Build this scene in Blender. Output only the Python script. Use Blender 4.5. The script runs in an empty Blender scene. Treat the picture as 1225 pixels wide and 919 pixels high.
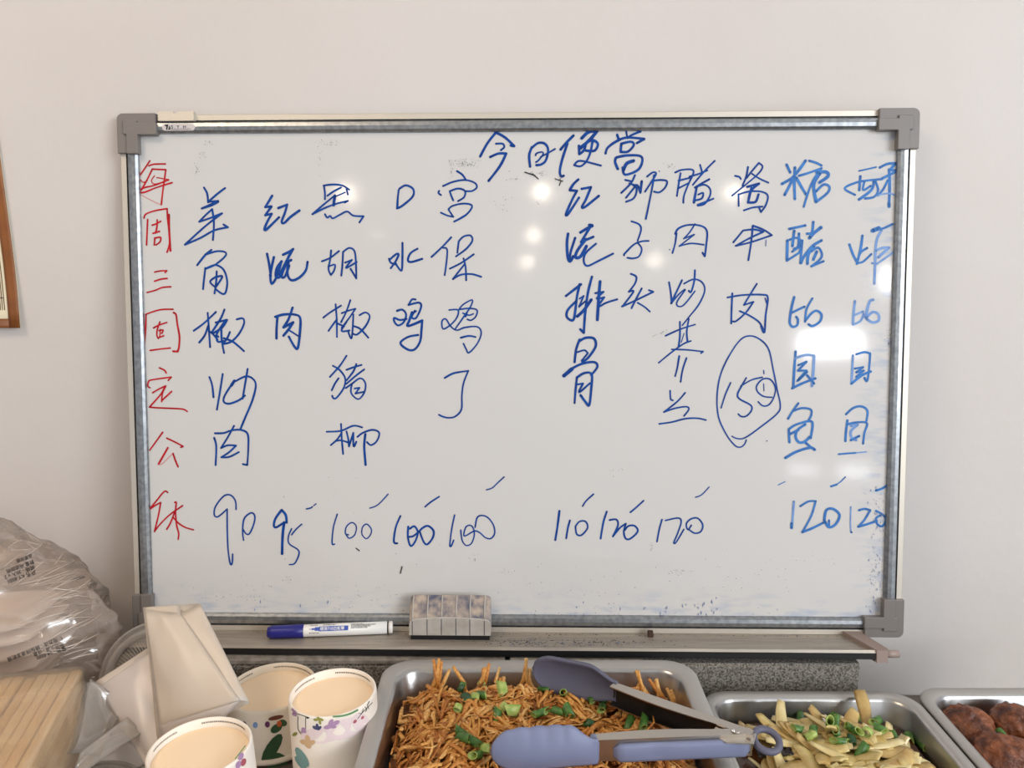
import bpy, bmesh, math, random
from mathutils import Vector, Matrix, noise
from mathutils.bvhtree import BVHTree

# ------------------------------------------------------------------ camera, light, exposure
sc = bpy.context.scene
COL = sc.collection
W_PX, H_PX, FOC = 1225, 919, 920.0
PITCH = math.radians(11)
CAM = Vector((0, -.927, .52))
cd = bpy.data.cameras.new('camera'); cam = bpy.data.objects.new('camera', cd); COL.objects.link(cam)
cam.location = CAM; cam.rotation_euler = (math.pi/2 - PITCH, 0, 0)
cd.sensor_width = 36; cd.lens = 36*FOC/W_PX; cd.clip_start = .02
sc.camera = cam
FWD = Vector((0, math.cos(PITCH), -math.sin(PITCH))); UPV = Vector((0, math.sin(PITCH), math.cos(PITCH))); RGT = Vector((1, 0, 0))

sc.view_settings.view_transform = 'Standard'; sc.view_settings.look = 'None'
sc.view_settings.gamma = 1; sc.view_settings.use_curve_mapping = False
sc.view_settings.exposure = 0.42

wd = bpy.data.worlds.new('world'); sc.world = wd; wd.use_nodes = True
wd.node_tree.nodes['Background'].inputs[0].default_value = (.93, .95, 1.0, 1)
wd.node_tree.nodes['Background'].inputs[1].default_value = .44

def area(name, loc, target, sx, sy, power, col):
    l = bpy.data.lights.new(name, 'AREA'); l.shape = 'RECTANGLE'; l.size = sx; l.size_y = sy
    l.energy = power; l.color = col
    o = bpy.data.objects.new(name, l); COL.objects.link(o); o.location = loc
    o.rotation_euler = (Vector(target) - Vector(loc)).to_track_quat('-Z', 'Y').to_euler(); return o
# daylight through the shop front, to the right and behind the camera
area('daylight_window', (2.6, -2.6, 1.15), (.2, 0, .3), 1.6, 1.3, 64, (.90, .95, 1.0))
# warm ceiling panel over the left end of the counter
area('ceiling_panel', (-1.0, -1.1, 1.85), (-.35, -.15, .1), .6, .6, 14, (1.0, .78, .56))

# ------------------------------------------------------------------ pixel rays (photo frame 1225 x 919)
def ray(px, py): return FWD + RGT*((px - 612.5)/FOC) - UPV*((py - 459.5)/FOC)
def atz(px, py, z): d = ray(px, py); return CAM + d*((z - CAM.z)/d.z)
def aty(px, py, y): d = ray(px, py); return CAM + d*((y - CAM.y)/d.y)
def atplane(px, py, p0, n):
    d = ray(px, py); return CAM + d*((p0 - CAM).dot(n)/d.dot(n))

# ------------------------------------------------------------------ whiteboard frame of reference
bp = (6.27428017e-02, -2.11036949e-02, -6.50166415e-04, 2.33509541e-03, 6.65592281e-03, -8.81461691e-01)
CR = Matrix((RGT, UPV, -FWD)).transposed()
BR = CR @ (Matrix.Rotation(bp[2], 3, 'Z') @ Matrix.Rotation(bp[1], 3, 'Y') @ Matrix.Rotation(bp[0], 3, 'X'))
BO = CAM + CR @ Vector(bp[3:])
BX, BZ, BN = BR.col[0].copy(), BR.col[1].copy(), BR.col[2].copy()   # right, up along the board, out of the board
def bw(x, z, n=0): return BO + BX*x + BZ*z + BN*n
def onboard(px, py, n=-.006): return atplane(px, py, BO + BN*n, BN)
def blocal(p): q = p - BO; return q.dot(BX), q.dot(BZ), q.dot(BN)

# small ceiling downlights behind the camera, the ones the glossy board mirrors
def mirror_dir(px, py):
    p = onboard(px, py); d = (p - CAM).normalized(); return p, d - 2*d.dot(BN)*BN
for px, py, e, rad in ((648, 229, 15, .065), (638, 281, 13, .06), (630, 313, 13, .055), (783, 311, 13, .055),
                       (415, 231, 15, .065), (450, 280, 1.2, .014), (878, 230, 15, .065)):
    p, r = mirror_dir(px, py)
    q = p + r*((1.88 - p.z)/r.z) if r.z > .05 else p + r*5
    l = bpy.data.lights.new('downlight', 'POINT'); l.energy = e*.15; l.shadow_soft_size = rad*.6; l.color = (1, .9, .74)
    o = bpy.data.objects.new('downlight', l); COL.objects.link(o); o.location = q
for px, py, sx, sy, e in ((993, 411, .27, .10, 2.9), (1066, 334, .09, .12, .6), (960, 562, .14, .05, .11), (1022, 564, .14, .06, .17)):
    p, r = mirror_dir(px, py)
    area('shop_window', p + r*3.2, p, sx, sy, e, (.95, .97, 1))

# ------------------------------------------------------------------ helpers
def lin(c):
    c = c/255.; return c/12.92 if c <= .04045 else ((c + .055)/1.055)**2.4
def rgb(c): return (lin(c[0]), lin(c[1]), lin(c[2]), 1)
MATS = {}
def P(name, c, rough=.5, metal=0., spec=.5, var=None, bump=None, trans=0., alpha=1., coat=0., sss=0., stretch=None):
    m = bpy.data.materials.new(name); m.use_nodes = True; nt = m.node_tree; b = nt.nodes['Principled BSDF']
    b.inputs['Base Color'].default_value = rgb(c); b.inputs['Roughness'].default_value = rough
    b.inputs['Metallic'].default_value = metal; b.inputs['Specular IOR Level'].default_value = spec
    b.inputs['Alpha'].default_value = alpha; b.inputs['Transmission Weight'].default_value = trans
    b.inputs['Coat Weight'].default_value = coat
    if sss: b.inputs['Subsurface Weight'].default_value = sss; b.inputs['Subsurface Radius'].default_value = (.01, .006, .004)
    tc = nt.nodes.new('ShaderNodeTexCoord'); src = tc.outputs['Object']
    if stretch:
        mp = nt.nodes.new('ShaderNodeMapping'); mp.inputs['Scale'].default_value = stretch
        nt.links.new(src, mp.inputs['Vector']); src = mp.outputs[0]
    if var:                      # (scale, second colour, detail)
        n = nt.nodes.new('ShaderNodeTexNoise'); n.inputs['Scale'].default_value = var[0]; n.inputs['Detail'].default_value = var[2] if len(var) > 2 else 4
        r = nt.nodes.new('ShaderNodeValToRGB'); r.color_ramp.elements[0].position = .35; r.color_ramp.elements[1].position = .65
        r.color_ramp.elements[0].color = rgb(var[1]); r.color_ramp.elements[1].color = rgb(c)
        nt.links.new(src, n.inputs['Vector']); nt.links.new(n.outputs[0], r.inputs[0]); nt.links.new(r.outputs[0], b.inputs['Base Color'])
    if bump:                     # (scale, strength, distance)
        n = nt.nodes.new('ShaderNodeTexNoise'); n.inputs['Scale'].default_value = bump[0]; n.inputs['Detail'].default_value = 5
        k = nt.nodes.new('ShaderNodeBump'); k.inputs['Strength'].default_value = bump[1]; k.inputs['Distance'].default_value = bump[2]
        nt.links.new(src, n.inputs['Vector']); nt.links.new(n.outputs[0], k.inputs['Height']); nt.links.new(k.outputs[0], b.inputs['Normal'])
    return m

def film(name, c, transp, rough=.25, transl=.5, gloss=.08, bump=None):
    """thin plastic: part clear, part milky (diffuse + translucent), with a sheen"""
    m = bpy.data.materials.new(name); m.use_nodes = True; nt = m.node_tree
    for n in list(nt.nodes): nt.nodes.remove(n)
    N = nt.nodes.new; L = nt.links.new
    out = N('ShaderNodeOutputMaterial'); d = N('ShaderNodeBsdfDiffuse'); t = N('ShaderNodeBsdfTranslucent'); g = N('ShaderNodeBsdfGlossy'); tr = N('ShaderNodeBsdfTransparent')
    d.inputs[0].default_value = rgb(c); t.inputs[0].default_value = rgb(c); g.inputs['Roughness'].default_value = rough; g.inputs[0].default_value = (.9, .9, .9, 1)
    tr.inputs[0].default_value = (.97, .96, .95, 1)
    m1 = N('ShaderNodeMixShader'); m1.inputs[0].default_value = transl; L(d.outputs[0], m1.inputs[1]); L(t.outputs[0], m1.inputs[2])
    m2 = N('ShaderNodeMixShader'); m2.inputs[0].default_value = transp; L(m1.outputs[0], m2.inputs[1]); L(tr.outputs[0], m2.inputs[2])
    fr = N('ShaderNodeFresnel'); fr.inputs[0].default_value = 1.45
    ad = N('ShaderNodeMath'); ad.operation = 'MULTIPLY_ADD'; ad.inputs[1].default_value = .8; ad.inputs[2].default_value = gloss; L(fr.outputs[0], ad.inputs[0])
    ad.use_clamp = True
    m3 = N('ShaderNodeMixShader'); L(ad.outputs[0], m3.inputs[0]); L(m2.outputs[0], m3.inputs[1]); L(g.outputs[0], m3.inputs[2]); L(m3.outputs[0], out.inputs[0])
    if bump:
        tc = N('ShaderNodeTexCoord'); n = N('ShaderNodeTexNoise'); n.inputs['Scale'].default_value = bump[0]; n.inputs['Detail'].default_value = 3
        n.inputs['Distortion'].default_value = .8
        if len(bump) > 3: n.noise_type = 'RIDGED_MULTIFRACTAL'
        k = N('ShaderNodeBump'); k.inputs['Strength'].default_value = bump[1]; k.inputs['Distance'].default_value = bump[2]
        mp = N('ShaderNodeMapping'); L(tc.outputs['Object'], mp.inputs[0]); L(mp.outputs[0], n.inputs[0])
        if len(bump) > 3: mp.inputs['Rotation'].default_value = (0, bump[4], 0); mp.inputs['Scale'].default_value = (bump[3], 1, 1)
        L(n.outputs[0], k.inputs['Height'])
        for s in (d, g, fr): L(k.outputs[0], s.inputs['Normal'])
    return m

WL = {}
class MB:
    def __init__(s): s.v = []; s.f = []; s.m = []; s.sm = []
    def add(s, vs, fs, m=0, smooth=False):
        o = len(s.v); s.v += [Vector(p) for p in vs]
        for f in fs: s.f.append([o + i for i in f]); s.m.append(m); s.sm.append(smooth)
    def box(s, c, dx, dy, dz, ax=None, m=0, bev=0.):
        X, Y, Z = ax or (Vector((1, 0, 0)), Vector((0, 1, 0)), Vector((0, 0, 1))); c = Vector(c)
        bm = bmesh.new(); bmesh.ops.create_cube(bm, size=1)
        for v in bm.verts: v.co = Vector((v.co.x*dx, v.co.y*dy, v.co.z*dz))
        if bev: bmesh.ops.bevel(bm, geom=bm.edges[:], offset=bev, segments=2, affect='EDGES', profile=.5)
        bm.verts.index_update()
        s.add([c + X*v.co.x + Y*v.co.y + Z*v.co.z for v in bm.verts], [[v.index for v in f.verts] for f in bm.faces], m, False); bm.free()
    def rings(s, rs, closed=True, cap0=True, cap1=True, m=0, smooth=True):
        n = len(rs[0]); o = len(s.v)
        for r in rs: s.v += [Vector(p) for p in r]
        for i in range(len(rs) - 1):
            for j in range(n if closed else n - 1):
                a = o + i*n + j; b = o + i*n + (j + 1) % n
                s.f.append([a, b, b + n, a + n]); s.m.append(m); s.sm.append(smooth)
        if cap0: s.f.append([o + j for j in range(n)][::-1]); s.m.append(m); s.sm.append(False)
        if cap1: s.f.append([o + (len(rs) - 1)*n + j for j in range(n)]); s.m.append(m); s.sm.append(False)
    def tube(s, pts, rad, n=8, m=0, flat=1., up=Vector((0, 0, 1)), smooth=True):
        pts = [Vector(p) for p in pts]; rs = []
        for i, p in enumerate(pts):
            t = (pts[min(i + 1, len(pts) - 1)] - pts[max(i - 1, 0)]).normalized()
            u = t.cross(up)
            if u.length < 1e-4: u = t.cross(Vector((1, 0, 0)))
            u.normalize(); w = u.cross(t); r = rad[i] if isinstance(rad, (list, tuple)) else rad
            rs.append([p + u*math.cos(2*math.pi*k/n)*r + w*math.sin(2*math.pi*k/n)*r*flat for k in range(n)])
        s.rings(rs, m=m, smooth=smooth)
    def lathe(s, prof, n=48, M=None, m=0, smooth=True, cap0=False, cap1=False):
        M = M or Matrix()
        s.rings([[M @ Vector((r*math.cos(2*math.pi*k/n), r*math.sin(2*math.pi*k/n), z)) for k in range(n)] for r, z in prof], m=m, cap0=cap0, cap1=cap1, smooth=smooth)
    def prism(s, poly, fn, h0, h1, m=0):
        n = len(poly); vs = [fn(x, y, h0) for x, y in poly] + [fn(x, y, h1) for x, y in poly]
        s.add(vs, [list(range(n))[::-1], list(range(n, 2*n))] + [[i, (i + 1) % n, n + (i + 1) % n, n + i] for i in range(n)], m)
    def sheet(s, grid, th, m=0, smooth=True):
        """grid[i][j] of points, thickened along the local normal"""
        a = len(grid); b = len(grid[0]); top = []; bot = []
        for i in range(a):
            for j in range(b):
                du = grid[min(i + 1, a - 1)][j] - grid[max(i - 1, 0)][j]; dv = grid[i][min(j + 1, b - 1)] - grid[i][max(j - 1, 0)]
                nn = du.cross(dv)
                nn = nn.normalized() if nn.length > 1e-12 else Vector((0, -1, 0))
                top.append(grid[i][j] + nn*th/2); bot.append(grid[i][j] - nn*th/2)
        o = len(s.v); s.v += top + bot; N = a*b
        def q(*ix): s.f.append([o + k for k in ix]); s.m.append(m); s.sm.append(smooth)
        for i in range(a - 1):
            for j in range(b - 1):
                k = i*b + j; q(k, k + b, k + b + 1, k + 1); q(N + k, N + k + 1, N + k + b + 1, N + k + b)
        for i in range(a - 1):
            k = i*b; q(k, N + k, N + k + b, k + b); k = i*b + b - 1; q(k, k + b, N + k + b, N + k)
        for j in range(b - 1):
            k = j; q(k, k + 1, N + k + 1, N + k); k = (a - 1)*b + j; q(k, N + k, N + k + 1, k + 1)
    def build(s, name, mats, parent=None, base=None, fixn=True):
        me = bpy.data.meshes.new(name)
        if parent is not None: off = WL[parent.name]
        elif base is not None: off = Vector(base)
        else:
            xs = [v.x for v in s.v]; ys = [v.y for v in s.v]
            off = Vector(((min(xs) + max(xs))/2, (min(ys) + max(ys))/2, min(v.z for v in s.v)))
        me.from_pydata([tuple(v - off) for v in s.v], [], s.f)
        for mm in (mats if isinstance(mats, (list, tuple)) else [mats]): me.materials.append(mm)
        me.polygons.foreach_set('material_index', s.m); me.polygons.foreach_set('use_smooth', s.sm)
        if fixn:
            bm = bmesh.new(); bm.from_mesh(me); bmesh.ops.recalc_face_normals(bm, faces=bm.faces[:]); bm.to_mesh(me); bm.free()
        me.update()
        o = bpy.data.objects.new(name, me); COL.objects.link(o)
        if parent is not None: o.parent = parent
        else: o.location = off
        WL[o.name] = off.copy()
        return o
def tag(o, label=None, cat=None, group=None, kind=None):
    if label: o['label'] = label
    if cat: o['category'] = cat
    if group: o['group'] = group
    if kind: o['kind'] = kind
    return o
def empty(name, loc, label, cat, group=None):
    o = bpy.data.objects.new(name, None); COL.objects.link(o); o.location = loc; o.empty_display_size = .02
    WL[o.name] = Vector(loc); return tag(o, label, cat, group)
def place(proto, loc, rot=(0, 0, 0), scale=None):
    c = proto.copy(); COL.objects.link(c); c.location = loc; c.rotation_euler = rot
    if scale: c.scale = scale
    return c
def crom(pts, k=5):
    if len(pts) < 3: return pts
    out = []
    for i in range(len(pts) - 1):
        p0 = pts[max(i - 1, 0)]; p1 = pts[i]; p2 = pts[i + 1]; p3 = pts[min(i + 2, len(pts) - 1)]
        for t in range(k):
            t /= k
            out.append(tuple(.5*(2*b + (c - a)*t + (2*a - 5*b + 4*c - d)*t*t + (3*b - a - 3*c + d)*t**3) for a, b, c, d in zip(p0, p1, p2, p3)))
    return out + [pts[-1]]
def text_polys(body, bold=False):
    """outline mesh of a line of text in em units, lower-left at the origin"""
    cu = bpy.data.curves.new('t', 'FONT'); cu.body = body; cu.size = 1; cu.resolution_u = 3
    if bold: cu.offset = .012
    o = bpy.data.objects.new('t', cu); COL.objects.link(o)
    dg = bpy.context.evaluated_depsgraph_get(); me = bpy.data.meshes.new_from_object(o.evaluated_get(dg))
    vs = [(v.co.x, v.co.y) for v in me.vertices]; fs = [list(p.vertices) for p in me.polygons]
    bpy.data.objects.remove(o); bpy.data.curves.remove(cu); bpy.data.meshes.remove(me)
    return vs, fs
# ------------------------------------------------------------------ materials
M_wall = P('plaster_wall', (209, 203, 199), .75, spec=.25, var=(2.2, (204, 197, 192), 6), bump=(28, .22, .004))
M_ceil = P('ceiling_white', (225, 222, 216), .8)
M_alu = P('aluminium', (160, 163, 166), .34, metal=.85, var=(3, (134, 138, 142)), stretch=(60, 60, 60))
M_alu2 = P('aluminium_flange', (205, 198, 186), .45, metal=.6)
M_grey = P('grey_plastic', (118, 112, 108), .42)
M_black = P('black_plastic', (14, 14, 16), .5)
M_dark = P('dark_ink_specks', (40, 42, 50), .7)
M_white = P('white_plastic', (232, 230, 226), .35)
M_blue = P('blue_ink', (12, 72, 152), .5, spec=.2, var=(140, (8, 54, 128)))
M_red = P('red_ink', (190, 26, 38), .5, spec=.2, var=(140, (165, 16, 30)))
M_light = P('pale_blue_ink', (62, 122, 190), .5, spec=.2, var=(90, (50, 102, 168)))
M_faint = P('faded_blue_ink', (124, 158, 208), .5, spec=.2, var=(90, (104, 138, 194)))
M_thin = P('thin_red_ink', (206, 120, 122), .5)
M_steel = P('stainless_steel', (178, 177, 180), .3, metal=1., var=(40, (176, 174, 170)), bump=(220, .05, .001))
M_rim = P('stainless_rim', (178, 175, 171), .42, metal=.6, bump=(300, .06, .001))
M_counter = P('counter_top', (118, 106, 94), .45, var=(3, (100, 90, 80)))
M_slab = P('speckled_slab', (150, 145, 137), .85, spec=.2, var=(480, (80, 75, 68), 2), bump=(420, .5, .002))
M_slabtop = P('slab_strip', (150, 142, 132), .7, var=(120, (120, 112, 104)))
M_navy = P('cap_blue', (28, 30, 116), .35)
M_sil = P('blue_grey_silicone', (118, 125, 154), .5, spec=.4)
M_sil2 = P('dark_blue_grey_silicone', (92, 92, 110), .5, spec=.4)  # darker copy of the silicone, shade on the far head put into colour
M_paper = P('white_paper', (240, 228, 212), .55, spec=.3)
M_base = P('cup_base_paper', (250, 224, 190), .6, spec=.3)  # peach glow of the warm lamp put into the base colour

# board surface: enamel with pale wear and ink haze along the bottom and right edges
def board_mat():
    m = P('enamel_board', (203, 201, 199), .075, spec=.55); nt = m.node_tree; b = nt.nodes['Principled BSDF']; N = nt.nodes.new; L = nt.links.new
    tc = [n for n in nt.nodes if n.type == 'TEX_COORD'][0]
    n1 = N('ShaderNodeTexNoise'); n1.inputs['Scale'].default_value = 34; n1.inputs['Detail'].default_value = 6
    mp = N('ShaderNodeMapping'); mp.inputs['Scale'].default_value = (1, 1, 3.5); L(tc.outputs['Object'], mp.inputs[0]); L(mp.outputs[0], n1.inputs[0])
    sp = N('ShaderNodeSeparateXYZ'); L(tc.outputs['Object'], sp.inputs[0])
    def rng(sock, a, bb):
        r = N('ShaderNodeMapRange'); r.inputs[1].default_value = a; r.inputs[2].default_value = bb; L(sock, r.inputs[0]); return r.outputs[0]
    low = rng(sp.outputs['Z'], .06, .018)      # 1 at the bottom edge (object origin is the board's lower edge)
    rgt = rng(sp.outputs['X'], .385, .428)
    mx = N('ShaderNodeMath'); mx.operation = 'MAXIMUM'; L(low, mx.inputs[0]); L(rgt, mx.inputs[1])
    th = rng(n1.outputs[0], .5, .72)
    mu = N('ShaderNodeMath'); mu.operation = 'MULTIPLY'; L(mx.outputs[0], mu.inputs[0]); L(th, mu.inputs[1])
    m2 = N('ShaderNodeMath'); m2.operation = 'MULTIPLY'; L(mu.outputs[0], m2.inputs[0]); m2.inputs[1].default_value = .5
    mix = N('ShaderNodeMix'); mix.data_type = 'RGBA'; mix.inputs[6].default_value = rgb((203, 201, 199)); mix.inputs[7].default_value = rgb((120, 150, 190))
    L(m2.outputs[0], mix.inputs[0]); L(mix.outputs[2], b.inputs['Base Color'])
    return m
M_board = board_mat()

# ------------------------------------------------------------------ the setting
mb = MB(); mb.box((0, .06, .45), 7, .12, 2.9); tag(mb.build('wall_back', M_wall), kind='structure')
mb = MB(); mb.box((0, -3.2, 1.95), 7, 6.6, .1); tag(mb.build('ceiling', M_ceil), kind='structure')
# counter, with a raised ledge for the cups, the bags and the deep chicken tray
mb = MB(); mb.box((0, -.476, -.115), 3.2, .948, .07, bev=.003)
tag(mb.build('counter', M_counter), 'brownish serving counter running along the wall under the food trays', 'counter')
mb = MB(); mb.prism([(-1.6, -.94), (.1935, -.94), (.1935, -.1535), (-.4125, -.1535), (-.4125, -.003), (-1.6, -.003)], lambda x, y, h: Vector((x, y, h)), -.08, 0)
tag(mb.build('counter_ledge', M_counter), 'raised brown counter ledge under the paper cups, the bags and the chicken tray', 'counter')

# poster on the wall at the far left
root = empty('wall_poster', (-.85, -.001, .41), 'cream wall poster with brown border at the far left edge of the wall', 'poster')
M_cream = P('cream_paper', (226, 214, 182), .6); M_brown = P('brown_border', (150, 92, 40), .5, var=(20, (124, 70, 28))); M_line = P('brown_line', (96, 62, 40), .6); M_pk = P('pink_print', (178, 78, 92), .6)
def pedge(z): return -.590 + (-.0085 if z > .7 else 0) - .004*((z - .41)/.3)
zs = [.41 + .42*k/20 for k in range(21)]
def curl(x, z): return -.002 - .006*max(0, 1 - (z - .41)/.1)**2*max(0, (x + .75)/.16)
def pg(x0, x1, n, zz, h):   # x measured back from the right edge
    return [[Vector((pedge(z) - (x0 + (x1 - x0)*i/n), curl(pedge(z) - x0, z) - h, z)) for z in zz] for i in range(n + 1)]
mb = MB(); mb.sheet(pg(0, .5, 12, zs, 0), .001); mb.build('sheet', M_cream, root)
mb = MB(); mb.sheet(pg(0, .0125, 3, zs, .0012), .0012); zb = [.41 + .011*k/3 for k in range(4)]; mb.sheet(pg(0, .5, 8, zb, .0012), .0012)
mb.build('border', M_brown, root)
mb = MB()
for a in (.0165, .019, .0215): mb.sheet(pg(a, a + .0007, 1, [z for z in zs if z > .42], .0012), .0004)
cpx = [(.0165 + .022*math.cos(math.pi/2*k/10), .4235 + .022*math.sin(math.pi/2*k/10)) for k in range(11)]
for (a, z1), (b, z2) in zip(cpx, cpx[1:]):
    g = [[Vector((pedge(z1) - a, curl(pedge(z1) - a, z1) - .0016, z1)), Vector((pedge(z2) - b, curl(pedge(z2) - b, z2) - .0016, z2))],
         [Vector((pedge(z1) - a - .001, curl(pedge(z1) - a, z1) - .0016, z1 + .001)), Vector((pedge(z2) - b - .001, curl(pedge(z2) - b, z2) - .0016, z2 + .001))]]
    mb.sheet(g, .0004)
mb.build('line_ornament', M_line, root)
mb = MB(); mb.sheet(pg(.0295, .10, 4, [.463 + .06*k/4 for k in range(5)], .0012), .0004); mb.build('printed_block', M_pk, root)

# ------------------------------------------------------------------ whiteboard
root = empty('whiteboard', bw(0, -.3, -.016), 'white enamel whiteboard in aluminium frame with handwritten blue and red lunch menu', 'whiteboard')
board = root
bax = (BX, BN, BZ)
mb = MB(); mb.box(bw(0, 0, -.011), .875, .010, .575, bax); o = mb.build('writing_surface', M_board, root)
# give the surface its own origin at the lower edge so that its wear follows the board
def rail(name, a, b, inx, inz):
    """profile swept from a to b; (inx, inz) points to the inside of the frame"""
    pr = [(0, -.016), (0, -.0045), (.001, -.0035), (.0068, -.0035), (.0072, -.009), (.0082, -.009), (.0086, -.003), (.0105, -.0006), (.0145, 0), (.0185, -.0006), (.0208, -.0028), (.0215, -.0065), (.0215, -.016)]
    mb = MB(); mb.rings([[bw(p[0] + inx*w, p[1] + inz*w, h) for w, h in pr] for p in (a, b)], smooth=False)
    for i in range(len(mb.f)):
        if i in (1, 2): mb.m[i] = 1
    return mb.build(name, [M_alu, M_alu2], root)
rail('frame_rail', (-.42, .3), (.42, .3), 0, -1); rail('frame_rail', (-.42, -.3), (.42, -.3), 0, 1)
rail('frame_rail', (-.45, -.27), (-.45, .27), 1, 0); rail('frame_rail', (.45, -.27), (.45, .27), -1, 0)
def bracket(sx, sz):
    L, T = .0445, .0238; R = .007
    def fn(x, y, h): return bw(sx*(.4505 - x), sz*(.3005 - y), h)
    arc = [(R - R*math.cos(t), R - R*math.sin(t)) for t in [math.pi/2*k/6 for k in range(7)]]
    mb = MB(); mb.prism(arc + [(L, 0), (L, T), (T, T), (T, L), (0, L)], fn, -.0165, .0012)
    i0 = .0095
    mb.prism([(i0, i0 - .0015), (.024, i0 - .0015), (.024, i0 + .002), (L + .0015, i0 + .002), (L + .0015, T + .0006), (T + .0006, T + .0006), (T + .0006, L + .001), (i0 + .002, L + .001), (i0 + .002, .024), (i0 - .0015, .024), (i0 - .0015, i0)], fn, -.005, .0034)
    o = mb.build('corner_bracket', M_grey, root)
    bv = o.modifiers.new('bevel', 'BEVEL'); bv.width = .0007; bv.segments = 2; bv.limit_method = 'ANGLE'; return o
for sx in (-1, 1):
    for sz in (-1, 1): bracket(sx, sz)
# metal hanging clip and maker's sticker on the top rail
x0 = blocal(onboard(190, 140, 0))[0]; x1 = blocal(onboard(232.5, 140, 0))[0]
mb = MB(); xm = (x0 + x1)/2
for a, b, zt in ((x0, xm - .003, .3018), (xm - .003, xm + .003, .3), (xm + .003, x1, .3018)):
    mb.box(bw((a + b)/2, (zt + .2915)/2, -.001), b - a, .006, zt - .2915, bax)
mb.build('hanging_clip', M_alu2, root)
sx0 = blocal(onboard(194, 152, 0))[0]; sx1 = blocal(onboard(233.5, 152, 0))[0]; sz0 = blocal(onboard(214, 152.3, 0))[1]; hh = .0038
mb = MB(); pl = [(sx1 - hh + hh*math.cos(t), sz0 + hh*math.sin(t)) for t in [-math.pi/2 + math.pi*k/8 for k in range(9)]] + [(sx0 + hh - hh*math.cos(t), sz0 - hh*math.sin(t)) for t in [-math.pi/2 + math.pi*k/8 for k in range(9)]]
mb.prism(pl, bw, -.001, .0006); st = mb.build('maker_sticker', P('sticker_silver', (196, 190, 190), .4), root)
mb = MB()
def board_text(mb, s, x, z, size, n, bold=False):
    vs, fs = text_polys(s, bold); mb.add([bw(x + a*size, z + b*size, n) for a, b in vs], fs)
board_text(mb, 'S . Y . H .', sx0 + .0105, sz0 - .0015, .0052, .0009, True)
mb.prism([(sx0 + .0105, sz0 - .0028), (sx1 - .004, sz0 - .0028), (sx1 - .004, sz0 - .0024), (sx0 + .0105, sz0 - .0024)], bw, .0006, .0009)
cxx = sx0 + .0065
mb.prism([(cxx - .003, sz0 + .0028), (cxx + .001, sz0 + .003), (cxx - .0005, sz0 - .003), (cxx - .0018, sz0 - .0028), (cxx - .0012, sz0 + .001), (cxx - .003, sz0 + .0012)], bw, .0006, .0009)
mb.prism([(cxx + .0008, sz0 - .0028), (cxx + .0032, sz0 - .0028), (cxx + .003, sz0 + .0005), (cxx + .002, sz0 + .0015)], bw, .0006, .0009)
mb.build('lettering', M_black, st)
# pen tray under the board
tz = -.3
pr = [(-.012, tz + .0005), (.045, tz + .0005), (.0462, tz + .004), (.0495, tz + .0045), (.0505, tz + .0015), (.0505, tz - .0055), (.046, tz - .0075), (-.012, tz - .0065)]
xr = blocal(atplane(1036, 770, bw(0, tz, .05), BZ))[0]
mb = MB(); mb.rings([[bw(x, z, n) for n, z in pr] for x in (-.44, xr)], smooth=False)
for i in range(len(mb.f)):
    if i in (4, 5, 6): mb.m[i] = 1
tr = mb.build('pen_tray', [P('tray_aluminium', (176, 166, 154), .45, metal=.4, var=(4, (156, 148, 138)), stretch=(4, 60, 60)), M_black], root)
mb = MB(); mb.prism([(xr - .017, -.004), (xr + .002, -.004), (xr + .012, .047), (xr + .010, .052), (xr - .002, .052)], lambda a, b, h: bw(a, tz + h, b), -.0085, .0052)
mb.tube([bw(xr + .006, tz - .001, .046), bw(xr + .024, tz - .001, .046)], .0042, 10, up=BN); mb.build('end_cap', P('cap_grey_brown', (150, 132, 124), .45), tr)

# ------------------------------------------------------------------ handwriting: strokes traced on the board
def ribbon(mb, pts, w, n, m=0):
    """pts: board-local (x, z)"""
    k = len(pts); Lf = []; Rt = []
    for i, (x, z) in enumerate(pts):
        a = pts[max(i - 1, 0)]; b = pts[min(i + 1, k - 1)]; dx, dz = b[0] - a[0], b[1] - a[1]; d = math.hypot(dx, dz) or 1
        ww = w*(.92 + .16*noise.noise(Vector((x*60, z*60, n*1e4))))/2
        Lf.append((x - dz/d*ww, z + dx/d*ww)); Rt.append((x + dz/d*ww, z - dx/d*ww))
    vs = [bw(x, z, n) for x, z in Lf + Rt]
    mb.add(vs, [[i, i + 1, k + i + 1, k + i] for i in range(k - 1)], m)
    for e in (0, k - 1):
        x, z = pts[e]; mb.add([bw(x + w*.47*math.cos(t), z + w*.47*math.sin(t), n) for t in [2*math.pi*q/10 for q in range(10)]], [list(range(10))], m)
SN = [0]
def strokes_of(ox, oy, strokes, w):
    s = 200/1225.; out = []
    for st in strokes.split(';'):
        st = st.strip()
        if not st: continue
        mm, ww = 0, w
        while st[0] in '#~':
            if st[0] == '#': q, st = st.split(' ', 1); ww = float(q[1:]); st = st.strip()     # '#12 ' own width
            else: mm = 1; st = st[1:].strip()                                                 # '~' second ink
        prev = None; pieces = []
        for piece in st.split('/'):
            pts = [tuple(float(q) for q in t.split(',')) for t in piece.split()]
            if prev: pts = [prev] + pts
            prev = pts[-1]
            loc = [blocal(onboard(ox + x*s, oy + y*s, -.0055))[:2] for x, y in crom(pts)]
            if len(loc) == 1: loc.append((loc[0][0] + .0003, loc[0][1]))
            pieces.append(loc)
        xs = [p[0] for l in pieces for p in l]; zs_ = [p[1] for l in pieces for p in l]
        out.append([min(xs), max(xs), min(zs_), max(zs_), [(pieces, ww*s/1045, mm)]])
    return out
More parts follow.
